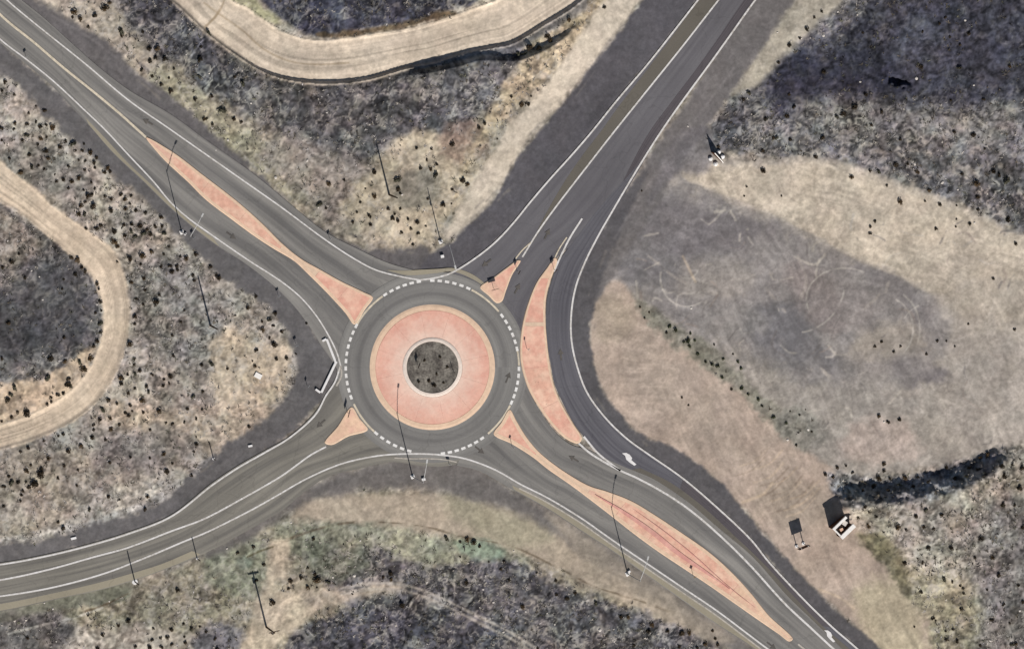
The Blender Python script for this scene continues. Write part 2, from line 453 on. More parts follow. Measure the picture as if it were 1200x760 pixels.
# cream strip beside the north-east road
zone([(700,10),(725,-15),(790,-105),(835,-105),(752,0),(715,48),(690,80),(650,128),(618,165),(597,200),(575,235),(548,262),(520,280),(535,250),(565,200),(600,145),(640,98),(670,55)], CREAM, 5, 7, .08)
# hill inside the top track
zone([(300,-80),(305,0),(330,22),(352,36),(375,42),(400,40),(440,33),(480,27),(520,15),(560,0),(640,-80)], (62,62,71), 3, 8, .75, .4, .2)
zone([(372,40),(400,38),(440,31),(480,25),(525,12),(540,18),(480,35),(440,40),(400,46)], (88,75,60), 3, 8, .6, 0, .5)
zone([(255,-60),(300,-60),(300,-5),(318,14),(330,28),(305,24),(280,10),(260,0)], (150,146,118), 4, 8, .3, .2, .2)
# tracks
T1_O = [(150,-80),(196,-4),(215,14),(240,38),(260,54),(280,68),(300,81),(320,90),(350,97),(390,99),(430,95),(480,81),(510,76),(540,66),(575,58),(600,53),(640,30),(680,4),(740,-60)]
T1_I = [(262,-80),(272,0),(290,8),(312,24),(328,34),(345,42),(370,47),(400,45),(440,39),(480,33),(520,22),(560,8),(590,-4),(660,-60)]
T2_O = [(-80,130),(0,188),(30,212),(70,247),(110,274),(135,295),(147,325),(153,360),(150,395),(138,432),(114,470),(80,497),(40,515),(0,527),(-80,545)]
T2_I = [(-80,180),(0,236),(20,248),(55,275),(86,302),(108,326),(118,352),(120,386),(113,410),(98,440),(75,463),(40,483),(0,497),(-80,515)]
for O_, I_, c, sd_ in ((T1_O, T1_I, (206,190,170), 61), (T2_O, T2_I, (207,188,165), 67)):
    zone(O_ + I_[::-1], c, 2.6, 6.5, .06, 0, 0)
    o, i = catmull(O_, 6), catmull(I_, 6)
    xs = np.r_[o, i]
    ix = (gx >= xs[:, 0].min()) & (gx <= xs[:, 0].max()); iy = (gy >= xs[:, 1].min()) & (gy <= xs[:, 1].max())
    s = np.ix_(iy, ix)
    x, y = X[s], Y[s]
    m = inside(x, y, np.r_[o, i[::-1]])
    d1, d2 = seg_dist(x, y, i, False), seg_dist(x, y, o, False)
    t = d1 / (d1 + d2 + 1e-6) + 0.05 * EN3[s]
    k = (fbm(t * 26, x * 0.008, 1.0, 2, sd_) - 0.5) * 0.15 + (fbm(t * 8, y * 0.004, 1.0, 2, sd_ + 3) - 0.5) * 0.16
    rut = sstep(0.66, 0.76, vn(t * 17, x * 0.006 + 3, sd_ + 9)) * 0.11
    col[s] *= np.where(m, 1 + k - rut, 1.0)[..., None]
for ln in ([(240,4),(262,20),(285,36),(310,58),(340,72),(370,76),(410,74)], [(264,0),(258,14),(244,30),(236,44)], [(240,32),(252,22),(258,12)]):
    stroke(ln, 2.0, (150,132,108), 1.0, 1, .6)
zone([(480,78),(540,62),(600,50),(650,24),(690,-8),(690,8),(640,40),(600,62),(540,75)], (150,148,152), 3, 6, .3, 0, .2, .5)
stroke([(238,46),(228,60),(222,68)], 2, (170,165,170), 1, 2, .6)
# right half ------------------------------------------------------------------
zone([(830,170),(880,90),(950,20),(990,-80),(1300,-80),(1300,300),(1200,275),(1150,250),(1100,232),(1040,212),(990,190),(900,182)], (95,93,94), 6, 22, .8, .6, .3)
zone([(890,95),(940,60),(1000,20),(1060,-30),(1300,-80),(1300,125),(1150,125),(1060,128),(980,120),(910,132)], (63,63,71), 26, 34, .7, .16, .15)
zone([(900,75),(960,65),(1040,80),(1060,110),(980,118),(915,112)], (50,50,60), 24, 30, .65, .08, .1)
zone([(940,125),(1040,120),(1120,135),(1200,120),(1200,160),(1080,165),(980,160)], (120,115,110), 16, 30, .8, .6, .3, .6)
zone([(925,-80),(1010,-60),(985,5),(950,35),(915,70),(885,100),(860,110),(895,50),(925,0)], (172,163,147), 6, 9, .15, .1, .1)
zone([(785,200),(830,186),(880,188),(960,186),(1010,196),(1060,215),(1120,240),(1180,268),(1300,300),(1300,620),(1180,535),(1100,545),(1040,555),(990,560),(960,560),(900,480),(830,420),(750,355),(700,360),(700,300),(760,240)], (166,157,147), 5, 10, .12, .05, .05)
zone([(800,197),(880,190),(960,190),(1020,203),(1080,226),(1140,248),(1180,275),(1200,300),(1120,300),(1060,318),(1010,305),(960,278),(900,255),(850,235)], (192,179,162), 6, 14, .2, .1, .12)
zone([(980,225),(1060,245),(1130,262),(1190,280),(1190,310),(1120,285),(1060,275),(1000,265)], (162,155,142), 10, 20, .2, .1, .1, .6)
zone([(1090,330),(1200,330),(1260,450),(1200,540),(1100,540),(1040,500),(1060,440),(1100,410)], (168,158,147), 16, 24, .10, 0, .04, .7)
zone([(735,230),(790,207),(850,234),(900,252),(950,280),(1000,310),(1050,325),(1095,350),(1110,385),(1095,415),(1070,440),(1010,450),(955,448),(900,425),(850,405),(800,392),(765,370),(742,345),(722,320),(716,285)], (136,130,127), 16, 34, .10, .05, .03, .92)
zone([(960,400),(1060,440),(1130,400),(1150,350),(1200,340),(1200,460),(1080,500),(960,480),(900,440)], (160,151,141), 26, 40, .1, 0, 0, .6)
zone([(740,225),(800,240),(860,300),(800,330),(740,330),(715,290)], (121,117,117), 14, 24, .1, 0, 0, .7)
for pl, cc, op in (([(870,370),(940,350),(960,400),(1000,440),(940,445),(890,415)], (112,109,110), .8), ([(1000,312),(1050,325),(1092,352),(1085,375),(1030,335)], (114,109,110), .75),
                   ([(800,310),(860,300),(890,330),(860,350),(800,345)], (162,152,142), .55), ([(1010,385),(1060,380),(1085,405),(1040,420),(1000,412)], (172,158,138), .8),
                   ([(930,310),(1000,330),(1030,370),(980,390),(930,360)], (142,131,126), .7), ([(760,240),(830,240),(900,270),(850,290),(770,290)], (118,112,112), .7),
                   ([(1045,425),(1070,420),(1100,432),(1108,440),(1060,447)], (116,110,110), .85), ([(820,380),(880,360),(900,385),(850,400)], (150,144,138), .5)):
    zone(pl, cc, 10, 18, .1, 0, 0, op)
zone([(797,196),(835,203),(880,195),(960,196),(1030,215),(1100,240),(1180,270),(1250,300),(1250,330),(1150,325),(1095,345),(1050,322),(1005,304),(955,276),(905,250),(850,228),(800,206)], (196,182,163), 2.5, 7, .12, .05, .08, .85)
zone([(1060,300),(1140,310),(1200,320),(1260,380),(1150,380),(1100,345)], (178,166,150), 20, 30, .1, 0, 0, .7)
zone([(960,300),(1050,325),(1095,350),(1112,385),(1100,420),(1040,450),(980,450),(1000,400)], (140,133,128), 10, 22, .1, .03, .03, .55)
zone([(860,395),(940,425),(1020,445),(1080,470),(1000,490),(920,465)], (150,143,136), 16, 26, .1, .03, .03, .5)
# wheel loops on the pad
def arc(cx, cy, r, a0, a1, sq=1.0):
    return [(cx + r * math.cos(math.radians(a)), cy + sq * r * math.sin(math.radians(a))) for a in np.linspace(a0, a1, 12)]
for a in (arc(805, 325, 31, 60, 190, 1.1), arc(1040, 385, 38, -60, 40, 1.2), arc(1040, 385, 30, -70, 45, 1.2), arc(805, 312, 14, 20, 190), arc(930, 330, 60, 10, 80), arc(990, 350, 45, 150, 300, .8)):
    stroke(a, 1.8, (178,170,160), .8, 1, .75, brk=0.38)
for ln in ([(1028,312),(1034,325),(1030,345),(1012,362)], [(1037,314),(1041,328),(1038,342)], [(880,300),(892,330),(920,365)], [(935,300),(945,330),(938,350)], [(900,420),(950,432),(1000,452)], [(760,300),(800,330),(850,345),(900,332)], [(840,330),(880,325),(905,320)]):
    stroke(ln, 3.0, (170,160,150), 1.2, 2, .55, brk=0.4)
for k in range(110):
    x0, y0 = random.uniform(735, 1190), random.uniform(245, 520)
    a, l = random.uniform(0, 6.3), random.uniform(8, 38)
    b = a + random.uniform(-.9, .9)
    ln = [(x0, y0), (x0 + l * math.cos(a) * .5, y0 + l * math.sin(a) * .5), (x0 + l * math.cos(b), y0 + l * math.sin(b))]
    stroke(ln, random.uniform(1, 2.4), random.choice([(186,177,166), (112,106,103), (150,136,126), (190,180,166)]), .9, 2, .6, brk=0.42)
# sand east of the bypass, weed line
zone([(700,340),(725,330),(745,350),(790,392),(850,442),(905,490),(950,530),(985,560),(990,590),(1030,640),(1075,690),(1110,760),(1150,830),(1080,830),(1020,752),(940,675),(870,595),(800,532),(745,505),(705,455),(691,390)], (177,159,144), 4, 6, .06)
zone([(720,380),(780,410),(850,480),(860,530),(800,500),(730,440)], (164,150,137), 22, 30, .08, 0, 0, .55)
zone([(700,350),(725,345),(745,380),(720,400),(698,390)], (166,152,134), 8, 14, .08, 0, 0, .6)
zone([(900,560),(960,570),(985,600),(930,615),(880,590)], (152,140,125), 10, 16, .08, 0, 0, .5)
zone([(1000,690),(1060,680),(1085,740),(1090,800),(1040,780)], (178,168,138), 12, 14, .1, 0, 0, .6)
zone([(742,345),(765,360),(800,385),(830,405),(860,432),(890,458),(925,480),(950,505),(945,530),(915,510),(870,465),(830,432),(790,402),(755,370)], (126,123,110), 5, 16, .3, .2, .3, .8)
zone([(905,480),(950,485),(975,510),(940,530),(915,510)], (122,119,111), 8, 16, .3, .2, .3, .7)
for k in range(16):
    t = k / 15
    x0, y0 = 870 + 60 * t + random.uniform(-8, 8), 560 + 40 * t + random.uniform(-18, 18)
    stroke([(x0, y0), (x0 + 18, y0 - 6), (x0 + 34, y0 - 22)], 1.6, random.choice([(196,174,150), (140,124,108)]), .9, 2, .5)
for ln in ([(870,588),(895,578),(905,566)], [(960,690),(985,700),(1000,712)], [(800,300),(815,330)]):
    stroke(ln, 3, (206,184,158), 1.2, 2, .6)
# bank and lower-right scrub
zone([(985,575),(1040,560),(1110,548),(1165,528),(1300,500),(1300,830),(1105,830),(1092,740),(1062,690),(1022,640),(995,600)], (138,131,120), 4, 14, .7, .6, .4)
zone([(1150,590),(1220,590),(1300,700),(1300,830),(1140,830),(1150,720),(1130,660)], (112,107,104), 14, 24, .7, .5, .4, .85)
zone([(1050,670),(1130,680),(1150,720),(1110,800),(1090,760),(1080,720)], (160,151,126), 10, 18, .5, .4, .4, .8)
zone([(1005,625),(1035,660),(1065,700),(1055,650),(1030,625)], (112,106,86), 5, 10, .5, .1, .5)
zone([(970,555),(1040,560),(1100,549),(1160,528),(1165,548),(1120,573),(1060,586),(985,588)], (140,136,134), 4, 12, .8, .4, .2)
zone([(995,500),(1060,495),(1080,530),(1030,545),(990,535)], (188,170,158), 8, 16, .1, 0, 0, .7)
# south ------------------------------------------------------------------------
zone([(-80,735),(0,720),(160,684),(240,652),(310,618),(360,590),(430,575),(520,576),(600,598),(680,640),(780,705),(880,775),(960,860),(-80,860)], (146,137,120), 4, 8, .5, .35, .35)
zone([(350,590),(430,578),(520,580),(580,590),(640,615),(720,665),(800,715),(850,755),(800,735),(720,700),(640,660),(560,632),(480,622),(400,618),(340,625)], (172,158,140), 6, 8, .1, 0, .04)
zone([(320,618),(400,612),(480,622),(560,640),(620,655),(560,665),(480,662),(400,660),(340,650)], (140,138,120), 8, 16, .5, .3, .3)
zone([(520,580),(600,600),(650,630),(600,640),(540,610)], (158,152,128), 12, 14, .1, 0, 0, .6)
zone([(360,655),(440,645),(500,662),(560,655),(620,665),(680,695),(740,715),(790,732),(850,765),(860,840),(330,840),(340,745),(400,710)], (79,77,79), 6, 20, .8, .6, .35)
zone([(430,715),(520,720),(600,750),(600,840),(330,840),(340,750)], (70,69,74), 6, 14, .8, .5, .25)
zone([(330,640),(420,640),(440,665),(400,680),(350,670)], (116,116,100), 10, 18, .6, .4, .3, .8)
zone([(240,648),(310,630),(320,660),(300,700),(250,690)], (134,134,116), 8, 16, .5, .3, .3)
zone([(60,690),(160,695),(260,695),(270,740),(120,735),(-40,745),(-40,725)], (134,128,110), 10, 20, .6, .4, .45, .8)
zone([(-60,722),(60,704),(150,688),(150,700),(80,712),(-60,745)], (112,112,98), 4, 10, .4, .3, .2)
zone([(-60,735),(70,720),(90,745),(60,790),(-60,790)], (98,94,92), 8, 16, .6, .4, .3)
zone([(80,745),(220,742),(240,790),(70,790)], (176,166,152), 6, 18, .4, .3, .6)
zone([(230,740),(290,735),(300,790),(230,790)], (104,102,104), 6, 14, .6, .4, .2)
zone([(318,632),(338,630),(336,660),(328,690),(345,690),(372,690),(390,700),(360,725),(335,745),(320,760),(330,800),(282,800),(284,740),(300,708),(312,670)], (186,171,150), 5, 14, .25, .05, .1)
zone([(350,690),(400,690),(470,682),(475,690),(420,702),(370,712)], (168,154,138), 5, 10, .3, .2, .2)
for off, c in ((-3.5, (176,166,154)), (3.5, (166,156,144))):
    stroke([(400, 692 + off), (440, 686 + off), (480, 690 + off), (520, 705 + off), (560, 725 + off), (600, 745 + off), (640, 770 + off)], 3.0, c, 1.5, 3, .85, .3)
zone([(535,636),(565,632),(590,645),(580,657),(550,652)], (118,138,120), 5, 8, .3, 0, .1, .55)
zone([(278,652),(296,656),(292,664),(276,662)], (142,156,142), 4, 6, .3, 0, 0, .5)
stroke([(340,630),(370,620),(400,613),(440,611),(500,617),(540,628),(600,640),(660,668),(700,688),(740,700),(790,718)], 1.8, (104,92,76), .9, 3, .8, brk=0.42)
stroke([(290,652),(305,645),(320,640)], 2, (76,70,50), 1, 1, .8)
stroke([(100,716),(125,707),(150,695)], 2, (90,76,60), 1, 2, .8)
stroke([(0,745),(40,734),(90,722),(130,708)], 2, (188,182,172), 1, 3, .7, brk=.4)
stroke([(245,283),(262,300),(290,325),(310,345)], 2, (70,66,66), 1, 2, .5)
# dark compacted shoulders
SHC = (91, 87, 91)
zone(NWN_SH + [(520,330),(470,326),(415,303),(330,243),(240,180),(150,117),(40,27),(-40,-45),(-300,-290)], (99,95,95), 4.0, 12, .05, .03, .05, .95)
zone(NEL_SH[:-1] + [(830,-105),(905,-105),(818,0),(696,152),(600,263),(530,325),(490,325)], (92,89,92), 2.4, 7, .05, .02, .05)
zone(NWS_SH[:-1] + [(-120,674),(0,664),(200,606),(310,531),(384,462),(402,430),(376,400),(330,332),(245,275),(150,182),(0,48),(-150,-100)], (99,96,96), 4.0, 13, .05, .03, .05, .95)
zone([(-60,720),(60,700),(150,678),(155,690),(60,714),(-60,738)], (122,119,104), 3, 6, .2, 0, 0, .6)
zone([(236,652),(300,610),(380,560),(460,538),(545,540),(600,573),(680,620),(760,672),(850,735),(900,775),(860,765),(800,722),(740,685),(680,648),(620,606),(560,586),(500,574),(430,574),(370,584),(320,612),(280,640)], (109,104,101), 7, 12, .04, 0, 0, .9)
zone([(640,600),(720,650),(800,705),(860,750),(830,750),(760,705),(690,660)], (160,148,132), 6, 8, .08, 0, 0, .7)
zone([(925,-105),(1005,-105),(930,0),(898,48),(850,118),(822,158),(792,205),(770,240),(742,285),(715,325),(700,352),(690,352),(680,320),(730,230),(830,80),(880,-20)], (113,108,106), 4, 8, .05)
zone([(792,160),(835,150),(830,200),(790,205),(760,240),(770,200)], (118,113,114), 6, 10, .1, 0, 0, .8)
zone(BY_SH + [(1250,1000),(1005,760),(940,700),(880,632),(800,560),(735,514),(688,460),(670,402),(674,338),(720,243)], (93,90,91), 2.4, 7.0, .05, .02, .05)
for k in range(60):
    src = random.choice([NWN_SH[3:-1], NEL_SH[:-2], NWS_SH[2:-2], BY_SH[2:14]])
    q = src[random.randrange(len(src) - 1)]; q2 = src[src.index(q) + 1]
    dx_, dy_ = q2[0] - q[0], q2[1] - q[1]
    t_ = random.random(); ox_, oy_ = random.uniform(-9, 9), random.uniform(-9, 9)
    x0, y0 = q[0] + dx_ * t_ + ox_, q[1] + dy_ * t_ + oy_
    ll = random.uniform(.3, .9)
    stroke([(x0, y0), (x0 + dx_ * ll * .5 + random.uniform(-1, 1), y0 + dy_ * ll * .5), (x0 + dx_ * ll, y0 + dy_ * ll)], random.uniform(1.2, 3.2), random.choice([(128,121,115), (146,137,125), (76,73,75)]), 1.3, 3, .4, brk=.42)
for ln in ([(60,18),(110,48),(170,95),(230,140)], [(770,200),(745,240),(720,280)], [(860,80),(830,120),(800,160),(770,205)]):
    stroke(ln, 3, (132,126,124), 1.5, 3, .4)

# fine mottling of the soil itself ------------------------------------------------
x, y = PX, PY
wx = x + 9 * (fbm(x, y, 15, 2, 71) - .5); wy = y + 9 * (fbm(x, y, 15, 2, 72) - .5)
f1 = fbm(wx, wy, 5.2, 4, 81) - .5
f1 = np.sign(f1) * np.abs(f1) ** .85
f2 = fbm(wx, wy, 34, 4, 82) - .5
f3 = fbm(x, y, 2.6, 2, 83) - .5
mot = np.clip(0.08 + rough * 0.88, 0, 0.95)
col *= (1 + mot * (1.45 * f1 + 0.8 * f3) + (0.16 + 0.55 * rough) * f2)[..., None]
rid = 1 - np.abs(2 * fbm(wx + 4 * f2, wy, 9, 3, 84) - 1)
pm = sstep(0.86, 0.97, rid) * sstep(0.44, 0.62, fbm(x, y, 22, 2, 85)) * pale
rid2 = 1 - np.abs(2 * fbm(wx - 3 * f1, wy + 5 * f2, 5.0, 2, 90) - 1)
pm = np.maximum(pm, sstep(0.88, 0.98, rid2) * sstep(0.40, 0.60, fbm(x, y, 30, 2, 94)) * pale * 0.7)
blot = sstep(0.60, 0.70, fbm(wx, wy, 9, 3, 86)) * pale * 0.8
pm = np.clip(pm * 1.15 + blot, 0, 0.85)[..., None]
col = col * (1 - pm) + np.array((190, 182, 172.)) * pm
dm = (sstep(0.60, 0.72, fbm(wx, wy, 7, 3, 87)) * darkm * 0.6)[..., None]
col = col * (1 - dm) + np.array((66, 57, 49.)) * dm
# hue drift: pinkish to greenish grey
hd = (fbm(x, y, 26, 3, 88) - .5)[..., None] * np.clip(rough, .15, 1)[..., None]
col *= 1 + hd * np.array((0.10, 0.0, -0.12)) + (fbm(x, y, 17, 2, 89) - .5)[..., None] * np.clip(rough, .1, 1)[..., None] * np.array((-.05, .06, -.01))
# drag and wind streaks on the bare dirt, running with the grading
def streak_field(ang, seed, lx=46.0, ly=3.4):
    c_, s_ = math.cos(math.radians(ang)), math.sin(math.radians(ang))
    bx_ = x + 7 * (fbm(x, y, 50, 2, seed) - .5) * 2; by_ = y + 14 * (fbm(x, y, 60, 2, seed + 1) - .5) * 2
    return fbm((bx_ * c_ + by_ * s_) * ly / lx, -bx_ * s_ + by_ * c_, ly, 3, seed + 2) - .5
bare = sstep(.30, .16, rough) * sstep(100, 120, col.mean(-1))
sel = sstep(.40, .60, fbm(x, y, 120, 2, 133))
sf = streak_field(18, 140) * sel + streak_field(62, 150) * (1 - sel)
east_ = sstep(690, 730, x)
col *= (1 + bare * (sf * (0.07 + 0.13 * east_) + (fbm(wx, wy, 18, 3, 160) - .5) * .16 * east_))[..., None]
albedo = lin(np.clip(col, 12, 245)) / KEXP

# relief ---------------------------------------------------------------------------
roadpolys = [NW_N + NW_S[::-1], W_N + W_S[::-1], SE_N + SE_S[::-1], L2 + L4a[:20], BYR_L + BYR_R[::-1], BY_L + BY_SH[2:14][::-1]]
ZG = np.zeros(X.shape)
flat = np.zeros(X.shape)
for p in roadpolys:
    P = np.asarray(p, float)
    P = P[(np.abs(P[:, 0] - 600) < 950) & (np.abs(P[:, 1] - 380) < 720)]
    sd = seg_dist(PX, PY, P, True) * np.where(inside(PX, PY, P), -1, 1)
    flat = np.maximum(flat, sstep(14, 3, sd))
flat = np.maximum(flat, sstep(125, 110, np.hypot(PX - CX, PY - CY)))
fade = 1 - flat
lump = (fbm(wx, wy, 7, 3, 91) - .5) * 0.85 + (fbm(x, y, 3.2, 2, 92) - .5) * 0.42
ZG += rough * lump * 0.55 * fade
ZG += 0.30 * (fbm(x, y, 90, 2, 93) - .5) * fade * 2
# the north-facing bank in the lower right
crest = catmull([(940,606),(975,596),(1000,590),(1040,588),(1080,582),(1120,572),(1150,559),(1175,546),(1230,530),(1300,512)], 6)
toe_w = 27.0
ys = np.interp(PX, crest[:, 0], crest[:, 1])
d = PY - ys                                 # >0 south of the crest
lat = sstep(962, 1000, PX) * sstep(1205, 1150, PX)
rise = sstep(-toe_w, 1.5, d + 3.0 * (fbm(x, y, 12, 2, 95) - .5)) * (1 - sstep(5, 130, d) * 0.9)
east = sstep(1000, 1035, PX + np.clip(d, 0, 90) * -0.62 + 14)
bb = np.exp(-((d + 13) / 13.0) ** 2) * lat
ZG += bb * ((fbm(x, y, 9, 3, 171) - .5) * 2.2 + (fbm(x, y, 4, 2, 172) - .5) * 1.0)
ZG += 3.7 * rise * lat * np.where(d > 0, np.maximum(east, sstep(22, 2, d)), 1.0)
# cut banks beside the dirt tracks
def bank(line, w, h, side):
    P = catmull(line, 6)
    dd = seg_dist(PX, PY, P, False)
    return h * sstep(0, w, dd) * side
i1, i2 = np.r_[catmull(T1_O, 6), catmull(T1_I, 6)[::-1]], np.r_[catmull(T2_O, 6), catmull(T2_I, 6)[::-1]]
for poly_, h_ in ((i1, 1.3), (i2, 0.45)):
    ins = inside(PX, PY, poly_)
    dd = seg_dist(PX, PY, poly_, True)
    ZG -= h_ * np.where(ins, sstep(-2, 5, dd), sstep(9, -2, dd) * 0.55) * np.where((PX > -100) & (PY > -100), 1, .5) * fade
# steep little scarp under the top track
sc = catmull([(470,88),(500,83),(535,76),(560,69),(585,69),(605,69),(630,60),(655,46),(685,22)], 5)
dd = seg_dist(PX, PY, sc, False)
below = PY - np.interp(PX, sc[:, 0], sc[:, 1])
ZG += 1.5 * sstep(-5, 3, below) * sstep(60, 6, dd) * sstep(468, 500, PX) * sstep(700, 640, PX)
# pit in the dark field, shaped to give a dark shadow
pd = np.hypot((PX - 1052 - .5 * (PY - 95)) / 1.7, (PY - 95)) + 9 * EN2 + 5 * EN1
ZG -= 2.2 * sstep(9, 3, pd)

ny, nx = X.shape
verts = np.c_[((PX - 600) * M).ravel(), ((380 - PY) * M).ravel(), ZG.ravel()]
idx = np.arange(nx * ny).reshape(ny, nx)
quads = np.stack([idx[1:, :-1], idx[1:, 1:], idx[:-1, 1:], idx[:-1, :-1]], -1).reshape(-1, 4)

def mesh_np(name, v, f, k):
    me = bpy.data.meshes.new(name)
    me.vertices.add(len(v)); me.vertices.foreach_set('co', np.asarray(v, np.float32).ravel())
    me.loops.add(len(f) * k); me.loops.foreach_set('vertex_index', np.asarray(f, np.int32).ravel())
    me.polygons.add(len(f)); me.polygons.foreach_set('loop_start', np.arange(0, len(f) * k, k, dtype=np.int32))
    me.update(calc_edges=True)
    return me

def set_attr(me, name, c):
    a = me.color_attributes.new(name, 'FLOAT_COLOR', 'POINT')
    a.data.foreach_set('color', np.c_[c.reshape(-1, 3), np.ones(c.size // 3)].astype(np.float32).ravel())

gm = mesh_np('ground', verts, quads, 4)
set_attr(gm, 'soil', albedo)
gm.polygons.foreach_set('use_smooth', np.ones(len(quads), bool))
tag(link('ground', gm, MAT['soil']), kind='structure')

def ground_z(px, py):
    i = int(np.clip(np.searchsorted(gx, px) - 1, 0, nx - 2)); j = int(np.clip(np.searchsorted(gy, py) - 1, 0, ny - 2))
    return float(ZG[j:j + 2, i:i + 2].mean())

# ------------------------------------------------------------------ roads
def strip(name, left, right, z, mat, parent=None, across=6, step=4.0, kind='structure'):
    a, b = catmull(left, 3), catmull(right, 3)
    n = max(8, int(max(np.linalg.norm(np.diff(a, axis=0), axis=1).sum(), np.linalg.norm(np.diff(b, axis=0), axis=1).sum()) / step))
    A, s = resample(a, n); B, _ = resample(b, n)
    t = np.linspace(0, 1, across)[None, :, None]
    G = A[:, None] * (1 - t) + B[:, None] * t
    v = np.c_[((G[..., 0] - 600) * M).ravel(), ((380 - G[..., 1]) * M).ravel(), np.full(G[..., 0].size, z)]
    id_ = np.arange(n * across).reshape(n, across)
    f = np.stack([id_[:-1, :-1], id_[:-1, 1:], id_[1:, 1:], id_[1:, :-1]], -1).reshape(-1, 4)
    # make it face up
    p = v[f[0]]
    if np.cross(p[1] - p[0], p[2] - p[0])[2] < 0: f = f[:, ::-1]
    me = mesh_np(name, v, f, 4)
    uv = me.uv_layers.new(name='UVMap')
    U = np.stack(np.broadcast_arrays(np.linspace(0, 1, across)[None, :], (s * M)[:, None]), -1).reshape(-1, 2)
    uv.data.foreach_set('uv', U[f.ravel()].astype(np.float32).ravel())
    o = link(name, me, mat, parent)
    if kind and parent is None: o['kind'] = kind
    return o

def ribbon(name, line, width, z, mat, parent, smooth=True):
    P = catmull(line, 3) if smooth else np.asarray(line, float)
    T = np.gradient(P, axis=0); T /= np.linalg.norm(T, axis=1)[:, None] + 1e-9
    N = np.c_[-T[:, 1], T[:, 0]] * width / M / 2
    v = []
    for p, nn in zip(P, N):
        v += [W(p - nn, z), W(p + nn, z)]
    f = [(2 * i, 2 * i + 1, 2 * i + 3, 2 * i + 2) for i in range(len(P) - 1)]
    v = np.array(v); f = np.array(f)
    p = v[f[0]]
    if np.cross(p[1] - p[0], p[2] - p[0])[2] < 0: f = f[:, ::-1]
    return link(name, mesh_np(name, v, f, 4), mat, parent)

# pale worn fringe of the tan pavements, then the lanes themselves
r_ne = strip('road', L2, [(600,405),(611,395),(616,362),(632,330),(656,298),(690,275),(722,243)] + L4a[2:8][::-1] + L4a[:2][::-1], 0.100, MAT['grey'])
r_ne_tan = strip('road_strip', [(622,285),(642,246),(662,212),(684,180),(704,154),(724,126),(761,78),(791,38),(819,0),(901,-105),(1051,-300)], [(624,284),(650,246),(680,206),(719,156),(755,111),(800,55),(842,1),(925,-105),(1075,-300)], 0.112, MAT['strip'], r_ne)
strip('road_strip', [(735,243),(748,226),(776,176),(800,130),(835,66),(880,-6),(965,-115),(1120,-310)][::-1] if False else [(1108,-300),(953,-105),(872,0),(842,44),(815,82),(787,119),(760,156),(738,196),(716,243)],
      [(1120,-300),(965,-105),(885,0),(858,38),(830,77),(802,115),(776,152),(748,196),(720,243)], 0.108, MAT['dark'], r_ne)
r_by = strip('road', BYR_L, BYR_R, 0.118, MAT['bypass'])
strip('road_strip', [(729,552),(766,564),(806,590),(844,622),(884,656),(924,700),(954,730),(987,761),(1102,873)], [(750,548),(784,564),(820,590),(856,623),(894,659),(930,698),(962,731),(998,762),(1112,864)], 0.124, MAT['strip'], r_by)
strip('road_strip', [(796,574),(812,588),(850,619),(890,658),(928,699),(960,732)], [(800,561),(840,595),(880,633),(901,658),(941,701),(976,735)], 0.121, MAT['dark'], r_by)
r_nw = strip('road', NW_N, NW_S, 0.104, MAT['tan'])
r_w = strip('road', W_N, W_S, 0.128, MAT['west'])
r_se = strip('road', SE_N, SE_S, 0.136, MAT['tan'])
ring_o = [(CX + 112 * math.cos(a), CY - 112 * math.sin(a)) for a in np.linspace(0, 2 * math.pi, 73)]
ring_i = [(CX + 20 * math.cos(a), CY - 20 * math.sin(a)) for a in np.linspace(0, 2 * math.pi, 73)]
r_c = strip('roundabout_road', ring_i, ring_o, 0.144, MAT['circle'], across=10)
# worn verge strips beside the edge lines
strip('verge_strip', [(-300,733),(-120,723),(0,707),(60,695),(120,681),(155,671),(190,660),(225,645)], [(-300,741),(-120,731),(0,715),(60,702),(120,689),(155,679),(190,667),(235,649)], 0.132, MAT['fringe'], r_w)
strip('verge_strip', [(600,568),(640,588),(680,612),(720,640),(760,667),(800,694),(840,721),(880,750),(1000,838)], [(602,573),(640,594),(680,620),(720,646),(760,674),(800,702),(840,730),(880,756),(998,844)], 0.140, MAT['fringe'], r_se)
strip('verge_strip', [(100,138),(125,164),(150,191),(180,219),(220,257),(250,279)], [(104,146),(132,178),(165,209),(200,243),(228,267),(257,289)], 0.108, MAT['fringe'], r_nw)
strip('verge_strip', [(455,317),(475,322),(490,322),(510,320),(530,318),(550,325),(575,340)], [(454,316),(472,317),(490,316),(512,315),(532,314),(553,321),(576,338)], 0.148, MAT['fringe'], r_c)

ZM = 0.160
for nm, ln, w, mt, par in (('edge_line', L1, .34, 'white', r_nw), ('centre_line', L12, .54, 'cream_line', r_nw), ('edge_line', L11, .34, 'white', r_nw),
        ('edge_line', L2, .40, 'white', r_ne), ('centre_line', L3, .38, 'white', r_ne), ('edge_line', L4a, .40, 'white', r_by),
        ('gore_line', L5, .42, 'white', r_by), ('gore_line', L6a, .44, 'white', r_by), ('edge_line', L6b, .46, 'white', r_se),
        ('edge_line', L7, .37, 'white', r_se), ('edge_line', L8, .39, 'white', r_w), ('centre_line', L9, .40, 'white', r_w), ('edge_line', L10, .38, 'white', r_w)):
    ribbon(nm, ln, w, ZM, MAT[mt], par)
ribbon('gore_line', [(649,304),(656,290),(664,278)], .3, ZM + .004, MAT['cream_line'], r_by)
ribbon('gore_line', [(604,303),(612,293),(622,284)], .3, ZM + .004, MAT['cream_line'], r_ne)
off7 = [(p[0] - 2, p[1] + 4.5) for p in L7[9:]]
ribbon('verge_line', off7, .35, ZM + .004, MAT['faded'], r_se)
